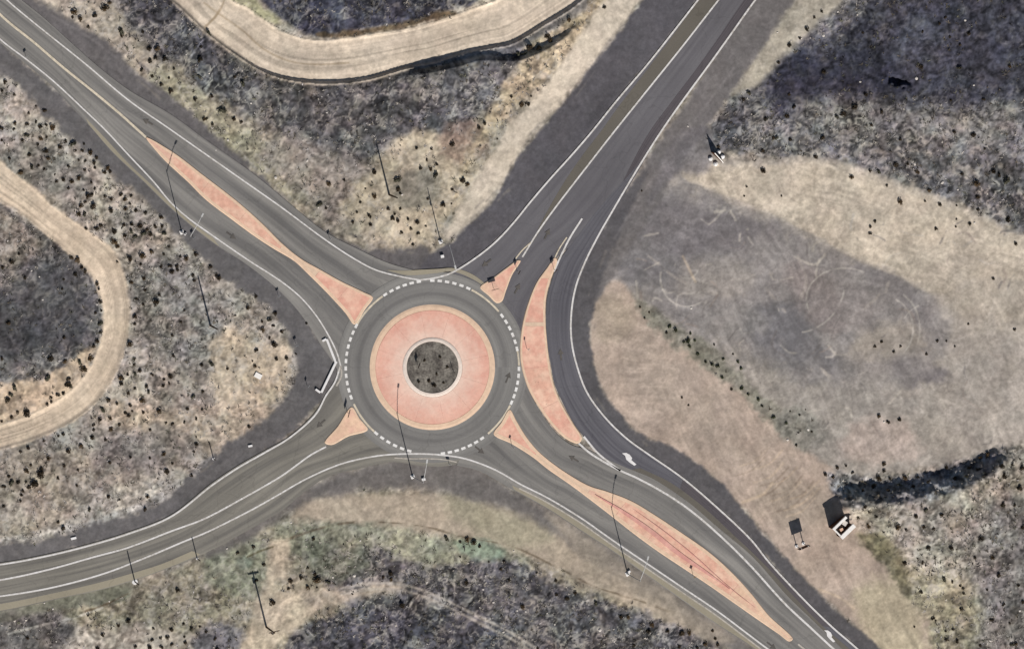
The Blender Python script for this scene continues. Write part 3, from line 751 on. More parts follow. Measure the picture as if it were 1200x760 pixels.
ribbon('verge_line', [(462,536),(480,537),(500,537),(520,538),(535,541)], .3, ZM + .004, MAT['faded'], r_c)
ribbon('edge_line', [(399,428),(400,440),(394,452)], .4, ZM + .004, MAT['faded'], r_w)
ribbon('centre_line', [(935,754),(950,766),(1050,850)], .4, ZM + .004, MAT['faded'], r_se)

def arc_line(a0, a1, w, mat, name, r=101.5, n=14, z=ZM + .008):
    pts = [(CX + r * math.cos(math.radians(a)), CY - r * math.sin(math.radians(a))) for a in np.linspace(a0, a1, n)]
    return ribbon(name, pts, w, z, mat, r_c, smooth=False)
for a0, a1 in ((125, 150), (40, 63), (-50, -26), (205, 228)):
    arc_line(a0, a1, .45, MAT['cream_line'], 'solid_arc')
arc_line(1, 11, .4, MAT['cream_line'], 'solid_arc')
for a0, a1, n in ((151.5, 200.2, 11), (123, 99, 6), (90, 65.5, 6), (36.5, 12.3, 6), (-1, -24, 6), (-55, -83, 7), (254.5, 229.5, 6)):
    for a in np.linspace(a0, a1, n):
        arc_line(a - 1.45, a + 1.45, .60, MAT['dash'], 'yield_dash', n=4, z=ZM + .012)

# arrows: dark ones copy map-overlay direction marks, white ones are road paint
def pave_arrow(px, ang, L, parent, mat, bent=False):
    """ang in photo degrees, 0 = east, 90 = up; L length in metres"""
    if not bent:
        shp = [(-.5, -.07), (.02, -.07), (.02, -.26), (.5, 0), (.02, .26), (.02, .07), (-.5, .07)]
    else:
        shp = [(.5,0),(.28,-.017),(.078,.103),(-.175,.108),(-.48,.065),(-.52,-.065),(-.147,-.065),(-.10,-.176),(.119,-.23),(.343,-.174)]
    c, s = math.cos(math.radians(ang)), math.sin(math.radians(ang))
    o = W(px)
    bm = bmesh.new()
    vs = [bm.verts.new((o[0] + L * (x * c - y * s), o[1] + L * (x * s + y * c), ZM + .016)) for x, y in shp]
    f = bm.faces.new(vs)
    bm.normal_update()
    if f.normal.z < 0: f.normal_flip()
    bmesh.ops.triangulate(bm, faces=bm.faces[:])
    return bm_obj('arrow_mark', bm, mat, parent)
for px, ang, par in (((595,442),68,r_c), ((606,338),62,r_ne), ((657,415),95,r_by), ((570,308),218,r_ne), ((641,274),62,r_ne), ((376,496),222,r_w),
                     ((562,527),-38,r_c), ((672,537),150,r_se), ((173,143),152,r_nw), ((271,276),-36,r_nw), ((904,756),-38,r_se)):
    pave_arrow(px, ang, 2.7, par, MAT['arrow'])
pave_arrow((736.5,537.5), 139, 4.2, r_by, MAT['concrete'], True)
pave_arrow((971.5,744.5), 131, 3.6, r_by, MAT['concrete'], True)

# ------------------------------------------------------------------ islands
def signed_area(P):
    x, y = P[:, 0], P[:, 1]
    return 0.5 * np.sum(x * np.roll(y, -1) - np.roll(x, -1) * y)

def make_island(outline, label, kerb_w, paving, cuts=(), base_px=None, top=0.30, pave_label=None):
    P = catmull(outline, 2.5, True)
    c = np.mean(P, axis=0) if base_px is None else np.array(base_px, float)
    wc = W(c)
    root = empty('traffic_island', (wc[0], wc[1], 0.14))
    tag(root, label, 'traffic island', 'concrete islands of the roundabout')
    Q = np.c_[(P[:, 0] - 600) * M - wc[0], (380 - P[:, 1]) * M - wc[1]]
    if signed_area(Q) < 0: Q = Q[::-1]
    T = np.roll(Q, -1, 0) - np.roll(Q, 1, 0); T /= np.linalg.norm(T, axis=1)[:, None] + 1e-9
    N = np.c_[-T[:, 1], T[:, 0]]                       # inward
    # room on the inner side of every outline point
    room = np.full(len(Q), 9.0)
    A, B = Q, np.roll(Q, -1, 0)
    for i in range(len(Q)):
        o, n_ = Q[i] + N[i] * 1e-3, N[i]
        e = B - A
        den = n_[0] * e[:, 1] - n_[1] * e[:, 0]
        den = np.where(np.abs(den) < 1e-9, 1e-9, den)
        w_ = A - o
        tt = (w_[:, 0] * e[:, 1] - w_[:, 1] * e[:, 0]) / den
        uu = (w_[:, 0] * n_[1] - w_[:, 1] * n_[0]) / den
        ok = (tt > 0.02) & (uu >= 0) & (uu <= 1)
        if ok.any(): room[i] = tt[ok].min()
    for _ in range(5): room = np.minimum(room, np.minimum(np.roll(room, 1), np.roll(room, -1)) + .12)
    room = np.minimum(room, (room + np.roll(room, 1) + np.roll(room, -1)) / 3)
    def inset(d): return Q + N * np.minimum(d, room * 0.40 * d / kerb_w)[:, None]
    lv = [(0.0, -0.04), (0.14, top - 0.14 - .02), (0.22, top - 0.14), (kerb_w, top - 0.135), (kerb_w + 0.001, top - 0.16)]
    n = len(Q)
    v, f = [], []
    for d, z in lv:
        v += [(*q, z) for q in inset(d)]
    for k in range(len(lv) - 1):
        for i in range(n):
            j = (i + 1) % n
            f.append((k * n + i, k * n + j, (k + 1) * n + j, (k + 1) * n + i))
    me = bpy.data.meshes.new('kerb'); me.from_pydata(v, [], f)
    link('kerb', me, MAT['kerb'], root)
    In = inset(kerb_w)
    # paving cut into slabs along the given photo lines (point, direction)
    def flat_bm():
        bm = bmesh.new()
        cv, _, cf, *_r = delaunay_2d_cdt([Vector(q) for q in In], [], [list(range(len(In)))], 1, 1e-4)
        vs = [bm.verts.new((q.x, q.y, top - 0.145)) for q in cv]
        for t_ in cf:
            fc = bm.faces.new([vs[i] for i in t_])
            fc.normal_update()
            if fc.normal.z < 0: fc.normal_flip()
        return bm
    if not cuts:
        bm_obj('paving_slab', flat_bm(), paving, root)
    else:
        planes = []
        for (p, dirv) in cuts:
            w = W(p); nn = Vector((dirv[0], -dirv[1], 0)).normalized()
            planes.append((Vector((w[0] - wc[0], w[1] - wc[1], 0)), nn))
        for k in range(len(planes) + 1):
            bm = flat_bm()
            if k > 0:
                co, nn = planes[k - 1]
                bmesh.ops.bisect_plane(bm, geom=bm.verts[:] + bm.edges[:] + bm.faces[:], plane_co=co + nn * .03, plane_no=nn, clear_inner=True)
            if k < len(planes):
                co, nn = planes[k]
                bmesh.ops.bisect_plane(bm, geom=bm.verts[:] + bm.edges[:] + bm.faces[:], plane_co=co - nn * .03, plane_no=nn, clear_outer=True)
            if len(bm.faces) == 0: bm.free(); continue
            mt = paving[k] if isinstance(paving, (list, tuple)) else paving
            bm_obj('paving_slab', bm, mt, root)
        bm = flat_bm()
        for q in bm.verts: q.co.z -= 0.012
        bm_obj('joint_bed', bm, MAT['joint'], root)
    return root

make_island([(171,161),(183,177),(195,190),(220,213),(240,233),(270,256),(300,278),(320,291),(345,306),(362,322),(385,345),(405,367),(415,380),(428,362),(437,348),(425,341),(400,329),(375,315),(352,302),(330,284),(308,262),(280,237),(240,206),(200,176)],
            'long tapering salmon island running north-west from the circle to a thin tip', .75, [MAT['peach'], MAT['salmon'], MAT['salmon'], MAT['salmon'], MAT['band'], MAT['pink'], MAT['pink']],
            [((200,184),(1,.8)), ((240,219),(1,.8)), ((285,252),(1,.8)), ((330,288),(1,.8)), ((372,320),(1,.8)), ((400,345),(1,.8))])
make_island([(597,479),(587,494),(578,508),(600,520),(625,536),(640,548),(670,569),(690,584),(716,604),(740,623),(770,645),(800,665),(830,685),(860,706),(890,727),(912,742),(925,751),(929,748),(900,719),(880,694),(856,668),(830,645),(800,624),(770,604),(740,586),(712,575),(690,568),(665,554),(645,540),(630,527),(616,510),(605,492)],
            'longest salmon island running south-east, triangular head by the circle and fat tail', .95, [MAT['pink'], MAT['band'], MAT['peach'], MAT['salmon'], MAT['salmon'], MAT['salmon'], MAT['peach']],
            [((628,531),(1,.8)), ((690,575),(1,.8)), ((725,598),(1,.8)), ((765,625),(1,.8)), ((810,652),(1,.8)), ((860,690),(1,.8))])
_se = COL.objects['traffic_island.001']
def island_strip(root, line, width, z, mat, name):
    P = catmull(line, 4); T = np.gradient(P, axis=0); T /= np.linalg.norm(T, axis=1)[:, None]
    taper = np.sin(np.linspace(0.12, math.pi - .12, len(P)))[:, None]
    N = np.c_[-T[:, 1], T[:, 0]] * width / M / 2 * taper
    v = []
    for p, nn in zip(P, N):
        for q in (p - nn, p + nn):
            w = W(q, z); v.append((w[0] - root.location.x, w[1] - root.location.y, w[2]))
    f = [(2 * i, 2 * i + 1, 2 * i + 3, 2 * i + 2) for i in range(len(P) - 1)]
    v = np.array(v); f = np.array(f)
    if np.cross(v[f[0]][1] - v[f[0]][0], v[f[0]][2] - v[f[0]][0])[2] < 0: f = f[:, ::-1]
    link(name, mesh_np(name, v, f, 4), mat, root)
MAT['stripe'] = plain_mat('rose_concrete', alb(208, 150, 138), 0.13, 1.1, second=alb(218, 168, 152))
island_strip(_se, [(697,579),(725,596),(760,620),(795,648),(830,672),(855,690)], 1.1, 0.163 + .14, MAT['stripe'], 'centre_strip')
island_strip(_se, [(740,595),(775,620),(810,648),(850,684),(885,712)], .22, 0.163 + .14, MAT['stripe'], 'scored_joint')
make_island([(650,301),(640,314),(628,331),(618,356),(612,379),(609,404),(610,425),(618,453),(632,478),(652,504),(667,516),(678,519),(682,513),(672,496),(658,472),(649,450),(644,425),(641,400),(639,372),(640,348),(645,328),(653,304)],
            'crescent salmon island between the circle and the east bypass lane', .55, [MAT['peach'], MAT['pink'], MAT['band'], MAT['pink'], MAT['salmon'], MAT['pink']],
            [((636,326),(0,1)), ((625,377),(0,1)), ((625,382),(0,1)), ((630,430),(.1,1)), ((648,472),(.5,1))])
make_island([(607,304),(592,314),(576,326),(562,336),(572,346),(582,355),(588,353),(593,340),(600,322),(610,305)],
            'smallest salmon island at the north-east mouth, pointed away from the circle', .42, [MAT['peach'], MAT['pink']], [((580,332),(1,-.9))])
make_island([(412,476),(421,489),(431,503),(408,511),(388,521),(380,518),(395,499)],
            'small peach triangular island at the south-west mouth of the circle', .5, MAT['peach'])
# centre
cw = W((CX, CY))
centre = empty('central_island', (cw[0], cw[1], 0.14))
tag(centre, 'round central island with pink concrete apron around a dark planting bed', 'roundabout island')
def ring_part(name, prof, a0, a1, mat, seg, parent=centre, cap=True):
    bm = bmesh.new()
    full = abs(a1 - a0) > 359.9
    rings = []
    for k in range(seg if full else seg + 1):
        a = math.radians(a0 + (a1 - a0) * k / seg)
        rings.append([bm.verts.new((r * math.cos(a), r * math.sin(a), z)) for r, z in prof])
    n = len(rings)
    for k in range(n if full else n - 1):
        A, B = rings[k], rings[(k + 1) % n]
        for i in range(len(prof) - 1):
            bm.faces.new((A[i], A[i + 1], B[i + 1], B[i]))
    if not full and cap:
        bm.faces.new(rings[0]); bm.faces.new(rings[-1][::-1])
    bmesh.ops.recalc_face_normals(bm, faces=bm.faces[:])
    return bm_obj(name, bm, mat, parent)
R = lambda px: px * M
def apron_mat(name, c, c2, dust):
    m, t, b = new_mat(name)
    ob = t.nodes.new('ShaderNodeTexCoord').outputs['Object']
    geo = t.nodes.new('ShaderNodeNewGeometry').outputs['Position']
    ln = t.nodes.new('ShaderNodeVectorMath'); ln.operation = 'LENGTH'; t.links.new(ob, ln.inputs[0])
    ad = t.nodes.new('ShaderNodeMath'); ad.operation = 'MULTIPLY_ADD'
    t.links.new(noise_node(t, 0.55, 5, geo, 0.65), ad.inputs[0]); ad.inputs[1].default_value = 7.0; t.links.new(ln.outputs['Value'], ad.inputs[2])
    base = mixc(t, ramp(t, noise_node(t, 0.3, 5, geo), 0.38, 0.64, 0, 1), rgb(t, c), rgb(t, c2))
    base = mixc(t, ramp(t, ad.outputs[0], 10.2, 16.0, 0.95, 0.0), base, rgb(t, dust))
    f = mul(t, ramp(t, noise_node(t, 1.6, 5, geo, 0.7), 0.3, 0.7, 0.92, 1.08), ramp(t, noise_node(t, 0.16, 3, geo), 0.3, 0.7, 0.93, 1.05))
    f = mul(t, f, ramp(t, noise_node(t, 0.8, 6, geo, 0.75), 0.60, 0.74, 1.0, 0.84))
    t.links.new(scale_col(t, base, f), b.inputs['Base Color'])
    return m
MAT['apron'] = apron_mat('dusty_pink_concrete', alb(222, 166, 147), alb(229, 181, 160), alb(234, 203, 184))
ring_part('apron_kerb', [(R(66.8), .02), (R(66.8), .105), (R(70.8), .095), (R(73.4), .01), (R(73.6), -.03)], 0, 360, MAT['kerb'], 96)
ring_part('joint_bed', [(R(35), .10), (R(67), .06)], 0, 360, MAT['joint'], 72)
for k in range(12):
    g = 0.06
    ring_part('apron_slab', [(R(35.2), .06), (R(35.2), .19), (R(50), .15), (R(66.4), .11), (R(66.4), .04)], 12 + 30 * k + g, 12 + 30 * (k + 1) - g, MAT['apron'], 8)
ring_part('bed_kerb', [(R(30.2), .10), (R(30.4), .30), (R(32.2), .31), (R(34.0), .25), (R(35.0), .15)], 0, 360, MAT['kerb_white'], 72)
# planting bed: a low lumpy mound
bm = bmesh.new()
cen = bm.verts.new((0, 0, .42)); prev = None; rings = []
for r in np.linspace(R(3), R(30.3), 12):
    ring = []
    for k in range(48):
        a = 2 * math.pi * k / 48
        ring.append(bm.verts.new((r * math.cos(a), r * math.sin(a), .42 - .25 * (r / R(30.3)) ** 2 + random.uniform(-.06, .06) * (r < R(29)))))
    rings.append(ring)
for k in range(48): bm.faces.new((cen, rings[0][k], rings[0][(k + 1) % 48]))
for A, B in zip(rings[:-1], rings[1:]):
    for k in range(48): bm.faces.new((A[k], B[k], B[(k + 1) % 48], A[(k + 1) % 48]))
bm_obj('planting_bed', bm, MAT['bed'], centre, True)

# ------------------------------------------------------------------ white barrier on the west corner
def barrier():
    b = W((393, 430)); root = empty('kerb_wall', (b[0], b[1], .1))
    tag(root, 'angled white concrete kerb wall on the outer corner west of the circle', 'kerb wall')
    pts = {'top': (384, 398), 'mid': (393.2, 424), 'bot': (375.5, 460)}
    def seg(name, p, q, w, h):
        a, c = Vector(W(p)), Vector(W(q)); d = c - a
        bm = bmesh.new()
        m = (a + c) / 2 - Vector((b[0], b[1], 0))
        add_box(bm, (d.length, w, h), (m.x, m.y, h / 2 - .1), math.atan2(d.y, d.x), .03)
        bm_obj(name, bm, MAT['concrete'], root)
    seg('wall_section', (382.5, 397), (393.6, 425.5), .52, .46)
    seg('wall_section', (393.8, 423.0), (376.2, 459.5), .54, .463)
    seg('end_return', (377.5, 399.2), (382.2, 396.6), .5, .466)
    seg('end_return', (369.5, 455.5), (375.0, 459.4), .5, .47)
barrier()

# ------------------------------------------------------------------ poles
def street_light(px, hgt, arm, label, box=None):
    g = ground_z(*px)
    w = W(px); root = empty('street_light', (w[0], w[1], max(g, 0)))
    tag(root, label, 'street light', 'street lights around the roundabout')
    ax = Vector((arm[0] * M, -arm[1] * M, 0))
    bm = bmesh.new(); add_tube(bm, [(0, 0, 0), (0, 0, .35)], [.36, .33], 14); add_box(bm, (.95, .95, .12), (0, 0, .06), .4, .02)
    bm_obj('base', bm, MAT['concrete'], root)
    bm = bmesh.new(); add_tube(bm, [(0, 0, .35), (0, 0, hgt * .5), (0, 0, hgt)], [.13, .11, .08], 10); add_box(bm, (.42, .42, .05), (0, 0, .375), .4)
    bm_obj('pole', bm, MAT['galv'], root)
    u = ax.normalized()
    bm = bmesh.new()
    pts = [Vector((0, 0, hgt - .5)) + ax * t + Vector((0, 0, 1.6 * math.sin(t * math.pi / 2))) for t in np.linspace(0, 1, 8)]
    add_tube(bm, pts, [.075] * 7 + [.06], 8)
    bm_obj('mast_arm', bm, MAT['galv'], root)
    e = pts[-1] + u * .35
    bm = bmesh.new()
    add_box(bm, (.95, .42, .16), e, math.atan2(u.y, u.x), .05)
    lum = bm_obj('lamp_head', bm, MAT['galv'], root)
    bm = bmesh.new()
    add_box(bm, (.6, .3, .05), e - Vector((0, 0, .10)), math.atan2(u.y, u.x), .01)
    bm_obj('lens', bm, MAT['galv'], lum)
street_light((483.5,558), 13.2, (3,-24), 'street light south of the circle, arm reaching north over the road')
street_light((735.5,672), 14.0, (7,-26), 'street light on the verge south-west of the long south-east island')
street_light((213,272), 12.8, (12,-24), 'street light at the scrub edge beside the north-west road')
street_light((516.5,283), 11.0, (5,23), 'street light on the pale verge north of the circle, arm towards the circle')

def utility_pole(px, hgt, label, cross=None, lean=None):
    g = ground_z(*px)
    w = W(px); root = empty('utility_pole', (w[0], w[1], g - .1))
    tag(root, label, 'utility pole', 'timber utility poles')
    bm = bmesh.new(); add_tube(bm, [(0, 0, 0), (0, 0, hgt * .5), (0, 0, hgt)], [.24, .20, .16], 10)
    bm_obj('pole', bm, MAT['wood'], root)
    if cross:
        a, l = cross
        bm = bmesh.new(); add_box(bm, (l, .22, .26), (0, .22, hgt - .5), a, .02)
        ca = bm_obj('crossarm', bm, MAT['wood'], root)
        for s in (-.45, -.2, .2, .45):
            bm = bmesh.new(); add_tube(bm, [(s * l * math.cos(a), .22 + s * l * math.sin(a), hgt - .37), (s * l * math.cos(a), .22 + s * l * math.sin(a), hgt - .1)], [.07, .05], 8)
            bm_obj('insulator', bm, MAT['galv'], ca)
        bm = bmesh.new(); add_tube(bm, [(-.25, -.25, hgt - 2.0), (-.25, -.25, hgt - 1.1)], [.28, .28], 12)
        bm_obj('transformer', bm, MAT['darksteel'], root)
    else:
        bm = bmesh.new(); add_tube(bm, [(0, 0, hgt), (0, 0, hgt + .12)], [.18, .10], 10)
        bm_obj('pole_cap', bm, MAT['darksteel'], root)
utility_pole((312,734), 11.4, 'tall timber utility pole with crossarm on the sandy patch south-west', (math.radians(14), 2.6))
utility_pole((246.5,381), 9.8, 'timber pole in the western scrub between dirt loop and road')
utility_pole((456,228), 10.2, 'timber pole in the scrub north of the circle')

def post(px, hgt, r, label, collar=False):
    g = ground_z(*px)
    w = W(px); root = empty('marker_post', (w[0], w[1], g))
    tag(root, label, 'post', 'dark steel posts beside the west road')
    bm = bmesh.new(); add_tube(bm, [(0, 0, -.2), (0, 0, hgt)], [r, r * .9], 10); bm_obj('pole', bm, MAT['darksteel'], root)
    bm = bmesh.new(); add_tube(bm, [(0, 0, -.1), (0, 0, .12)], [.75 if collar else .32, .62 if collar else .28], 16)
    bm_obj('base', bm, MAT['concrete'], root)
post((158,681), 6.4, .15, 'tallest dark post on a round white base south of the west road', True)
post((231,654), 4.5, .13, 'dark post on the pinkish verge south of the west road')
post((250,537), 3.2, .12, 'short dark post at the scrub edge north of the west road')

# ------------------------------------------------------------------ signs
def road_sign(px, ang, label, w=.9, h=.9, pole=2.2, shape='diamond', mat='sign_white', group='small road signs around the roundabout', cat='road sign'):
    g = ground_z(*px)
    p = W(px); root = empty('road_sign', (p[0], p[1], max(g, .12)), math.radians(ang))
    tag(root, label, cat, group)
    bm = bmesh.new(); add_tube(bm, [(0, 0, -.05), (0, 0, pole + h * .8)], [.05, .05], 8); bm_obj('post', bm, MAT['galv'], root)
    bm = bmesh.new()
    if shape == 'diamond': out = [(0, -.5), (.5, 0), (0, .5), (-.5, 0)]
    elif shape == 'triangle': out = [(0, -.5), (.52, .42), (-.52, .42)]
    else: out = [(-.5, -.5), (.5, -.5), (.5, .5), (-.5, .5)]
    fr = [bm.verts.new((x * w, -.07, pole + h * .5 + y * h)) for x, y in out]; bk = [bm.verts.new((x * w, -.05, pole + h * .5 + y * h)) for x, y in out]
    bm.faces.new(fr); bm.faces.new(bk[::-1])
    for i in range(len(out)):
        j = (i + 1) % len(out); bm.faces.new((fr[j], fr[i], bk[i], bk[j]))
    bmesh.ops.recalc_face_normals(bm, faces=bm.faces[:])
    bm_obj('sign_panel', bm, MAT[mat], root)
road_sign((578,338), 15, 'wide dark-backed sign on post on the smallest north-east island', 1.7, .8, 1.6, 'rect', 'darksteel')
road_sign((407,483), 75, 'wide dark-backed sign on post at the point of the south-west island', 1.9, .9, 1.5, 'rect', 'darksteel')
road_sign((617,408), 60, 'small sign on post on the west edge of the crescent island', .75, .75, 1.9)
road_sign((600,523), 40, 'small sign on post on the triangular head of the longest island', .8, .8, 1.9)
road_sign((606,318), 60, 'narrow sign on post at the nose of the smallest north-east island', 1.0, .9, 1.8, 'rect', 'darksteel')
road_sign((649,316), 50, 'narrow sign on post at the north tip of the crescent island', 1.0, .9, 1.8, 'rect', 'darksteel')
road_sign((489,427), 70, 'dark sign on post at the west side of the central planting bed', 1.3, 1.1, 1.4, 'rect', 'darksteel')
road_sign((530,433), -70, 'dark sign on post at the east side of the central planting bed', 1.0, .8, 1.4, 'rect', 'darksteel')
road_sign((812,674), 30, 'small yellow-faced sign on post on the fat tail of the longest island', .9, .9, 1.6, 'diamond', 'sign_yellow')
for px, ang, lab in (((30,66), 40, 'small white sign beside the far north-west edge line'), ((386,279), 40, 'small white sign on the north verge of the north-west road'),
                     ((326,346), 40, 'small white sign on the south verge opposite the western pole'), ((360,452), 60, 'small white sign behind the angled white kerb wall'),
                     ((526,543), 0, 'small white sign on the verge just south of the circle'), ((226,278), 40, 'small white sign beside the north-west street light'),
                     ((347,404), 30, 'small white sign on dark gravel north of the angled kerb wall')):
    road_sign(px, ang, lab, .75, .6, 1.0, 'rect', 'sign_white')

def big_guide_sign():
    p = W((937.3, 638)); root = empty('guide_sign', (p[0], p[1], ground_z(937, 638)), math.atan2(5, 12))
    tag(root, 'large two-legged road sign with white concrete feet on the pink sand', 'road sign')
    for s in (-.85, .85):
        bm = bmesh.new(); add_tube(bm, [(s, 0, -.1), (s, 0, 5.2)], [.10, .10], 10); bm_obj('leg', bm, MAT['galv'], root)
        bm = bmesh.new(); add_tube(bm, [(s, 0, -.1), (s, 0, .28)], [.42, .36], 14); bm_obj('footing', bm, MAT['concrete'], root)
    for k in range(4):
        bm = bmesh.new(); add_box(bm, (2.7, .06, .655), (0, -.14, 2.85 + .665 * k), 0, .01); bm_obj('sign_board', bm, MAT['brown'], root)  # brown paints in the tone of the sign's shaded back
big_guide_sign()

def kiosk():
    p = W((983.5, 615)); root = empty('notice_shelter', (p[0], p[1], ground_z(983, 618)), math.radians(44))
    tag(root, 'tall open-topped sign shelter with two thick white beams over brown boards', 'sign shelter')
    L = 4.3
    for nm, y, t in (('top_beam', 1.35, .62), ('top_beam', -1.35, .95)):
        bm = bmesh.new(); add_box(bm, (L, t, .55), (0, y, 4.35), 0, .03); bm_obj(nm, bm, MAT['plaster'], root)
    bm = bmesh.new(); add_box(bm, (.35, 1.9, .50), (-L / 2 + .2, .12, 4.345), 0, .02); bm_obj('end_beam', bm, MAT['plaster'], root)
    for s, y in ((1, 1.35), (-1, -1.35)):
        for k in range(7):
            hh = 4.05 - (0.25 if k % 3 == 0 else 0)
            bm = bmesh.new(); add_box(bm, (.585, .14 + .02 * (k % 2), hh), (-L / 2 + .33 + .6 * k, y, hh / 2), 0, .01); bm_obj('board', bm, MAT['brown'], root)  # infill added so the shadow is solid and the shaded face reads black
    for x_ in (-1.3, -.2, 1.2):
        bm = bmesh.new(); add_box(bm, (.16, 2.2, .2), (x_, .1, 3.7), 0, .01); bm_obj('rafter', bm, MAT['wood'], root)
    bm = bmesh.new(); add_box(bm, (1.1, 1.0, .5), (.9, .45, 3.95), .2, .05); bm_obj('roof_box', bm, MAT['rock'], root)
    bm = bmesh.new(); add_box(bm, (.8, .7, .35), (-.7, -.1, 3.95), -.3, .04); bm_obj('roof_box', bm, MAT['peach'], root)
kiosk()

def gate_sign():
    A, B = Vector(W((833.5, 178))), Vector(W((846, 190)))
    c = (A + B) / 2; d = B - A
    root = empty('monument_sign', (c.x, c.y, ground_z(840, 184)), math.atan2(d.y, d.x))
    tag(root, 'dark wedge-shaped monument sign at the corner of the upper right dirt lot', 'monument sign')
    L = d.length
    bm = bmesh.new()
    out = [(-L / 2, 0), (L / 2, 0), (L / 2, 1.3), (0, 2.6), (-L / 2, 3.6)]
    f_ = [bm.verts.new((x, -.10, z)) for x, z in out]; b_ = [bm.verts.new((x, .10, z)) for x, z in out]
    bm.faces.new(f_); bm.faces.new(b_[::-1])
    for i in range(5):
        j = (i + 1) % 5; bm.faces.new((f_[j], f_[i], b_[i], b_[j]))
    bmesh.ops.recalc_face_normals(bm, faces=bm.faces[:])
    bm_obj('sign_panel', bm, MAT['brown'], root)
    bm = bmesh.new()
    add_tube(bm, [(-L / 2, 0, 3.72), (0, 0, 2.72), (L / 2, 0, 1.42)], .11, 8); bm_obj('top_rail', bm, MAT['plaster'], root)
gate_sign()
def boulder_mesh(name, r, seed, flat=.75, sub=2):
    rr = random.Random(seed)
    bm = bmesh.new(); bmesh.ops.create_icosphere(bm, subdivisions=sub, radius=r)
    for v in bm.verts: v.co *= 1 + rr.uniform(-.14, .14); v.co.z *= flat
    me = bpy.data.meshes.new(name); bm.to_mesh(me); bm.free()
    return me
for (px, lab) in (((842,178), 'white boulder nearest the road behind the wedge sign'), ((846.5,183.5), 'white boulder on the east side of the wedge sign'),
                  ((832.5,186), 'white boulder on the west side of the wedge sign'), ((838.5,192), 'white boulder at the sandy foot of the wedge sign')):
    o = link('boulder', boulder_mesh('boulder', .55, hash(px) % 99), MAT['concrete'])
    o.location = W(px, ground_z(*px) + .25); tag(o, lab, 'boulder', 'white boulders around the wedge sign')
# white slab in the western sand, junction boxes
def small_box(name, px, size, rz, mat, label, cat, group=None):
    bm = bmesh.new(); add_box(bm, size, (0, 0, size[2] / 2), 0, min(size) * .12)
    o = bm_obj(name, bm, mat)
    o.location = W(px, max(ground_z(*px), 0) + .02); o.rotation_euler = (0, 0, math.radians(rz))
    tag(o, label, cat, group)
small_box('board', (302.5,440), (1.7,1.2,.14), -28, MAT['plaster'], 'white rectangular board lying on pale sand in the western scrub', 'board')
small_box('utility_box', (496,561), (.9,.6,.5), 10, MAT['concrete'], 'white utility box beside the street light south of the circle', 'utility box', 'white utility boxes')
small_box('utility_box', (518,300), (.8,.7,.5), 10, MAT['concrete'], 'white utility box on dark gravel below the northern street light', 'utility box', 'white utility boxes')
small_box('utility_box', (737,669), (.6,.5,.5), 30, MAT['concrete'], 'white utility box beside the street light near the south-east road', 'utility box', 'white utility boxes')
small_box('utility_box', (217,274), (.6,.5,.5), 30, MAT['concrete'], 'white utility box beside the north-west street light', 'utility box', 'white utility boxes')
small_box('concrete_block', (293,522), (1.0,.5,.3), 12, MAT['concrete'], 'white block on dark gravel north of the curving west road', 'block')
small_box('concrete_block', (86,630), (1.3,.55,.3), 14, MAT['concrete'], 'white block on the dark shoulder at the far west', 'block')

# ------------------------------------------------------------------ pale rocks
rocks = [(245,86,1.8),(267,164,2.2),(253,176,1.6),(360,188,2.2),(323,208,3.2),(364,161,1.5),(355,164,1.6),(433,146,1.5),(373,243,1.8),(471,228,2),(448,245,1.8),(294,121,2.4),(383,132,1.8),(418,93,1.6),
 (806,148,1.8),(939,45,1.8),(927,48,1.5),(911,38,1.6),(965,42,2.6),(982,14,1.8),(1131,24,2.2),(1074,92,2.8),(1141,100,1.6),(1072,192,2.4),(1104,214,3),(1142,261,2.2),(1122,222,2),(947,503,2.2),(923,515,2.6),(810,361,2),
 (1036,494,2.2),(341,612,1.8),(266,642,2),(415,674,3.2),(390,676,2.2),(422,633,1.8),(500,682,1.8),(606,715,1.8),(616,716,1.6),(578,705,2.4),(641,718,1.6),(650,731,1.8),(566,690,1.8),(703,738,3),(720,751,1.8),
 (1160,750,2),(1195,715,2.4),(1145,600,1.8),(1030,553,1.6),(228,467,1.8),(233,469,1.5),(37,317,1.6),(46,324,1.6),(50,351,1.8),(9,282,1.8),(52,706,1.6),(62,713,2),(128,704,1.6),(66,751,1.6),(602,645,1.6),(590,740,1.6),(154,62,1.6),(218,64,1.6),(1008,96,1.6)]
areas_r = lambda x, y: ('in the dark field at upper right' if x > 860 and y < 280 else 'on the eastern pad and bank' if x > 780 and y < 620 else 'in the lower right scrub' if x > 1000 else
          'in the scrub south of the roundabout' if y > 600 and x > 240 else 'in the scrub south-west of the west road' if y > 600 else 'in the scrub north of the roundabout' if y < 300 and x > 140 else 'in the western scrub')
rm = [boulder_mesh('rock', 1.0, 100 + k, .6, 1) for k in range(4)]
for m_ in rm: m_.materials.append(MAT['rock'])
for x_, y_, r_ in rocks:
    o = link('rock', random.choice(rm))
    o.location = W((x_, y_), ground_z(x_, y_) + .05); s_ = r_ * M * .75
    o.scale = (s_ * random.uniform(.8, 1.3), s_ * random.uniform(.7, 1.0), s_ * .8); o.rotation_euler = (0, 0, random.uniform(0, 6))
    a_ = areas_r(x_, y_)
    tag(o, 'pale rock lying ' + a_, 'rock', 'pale rocks ' + a_)

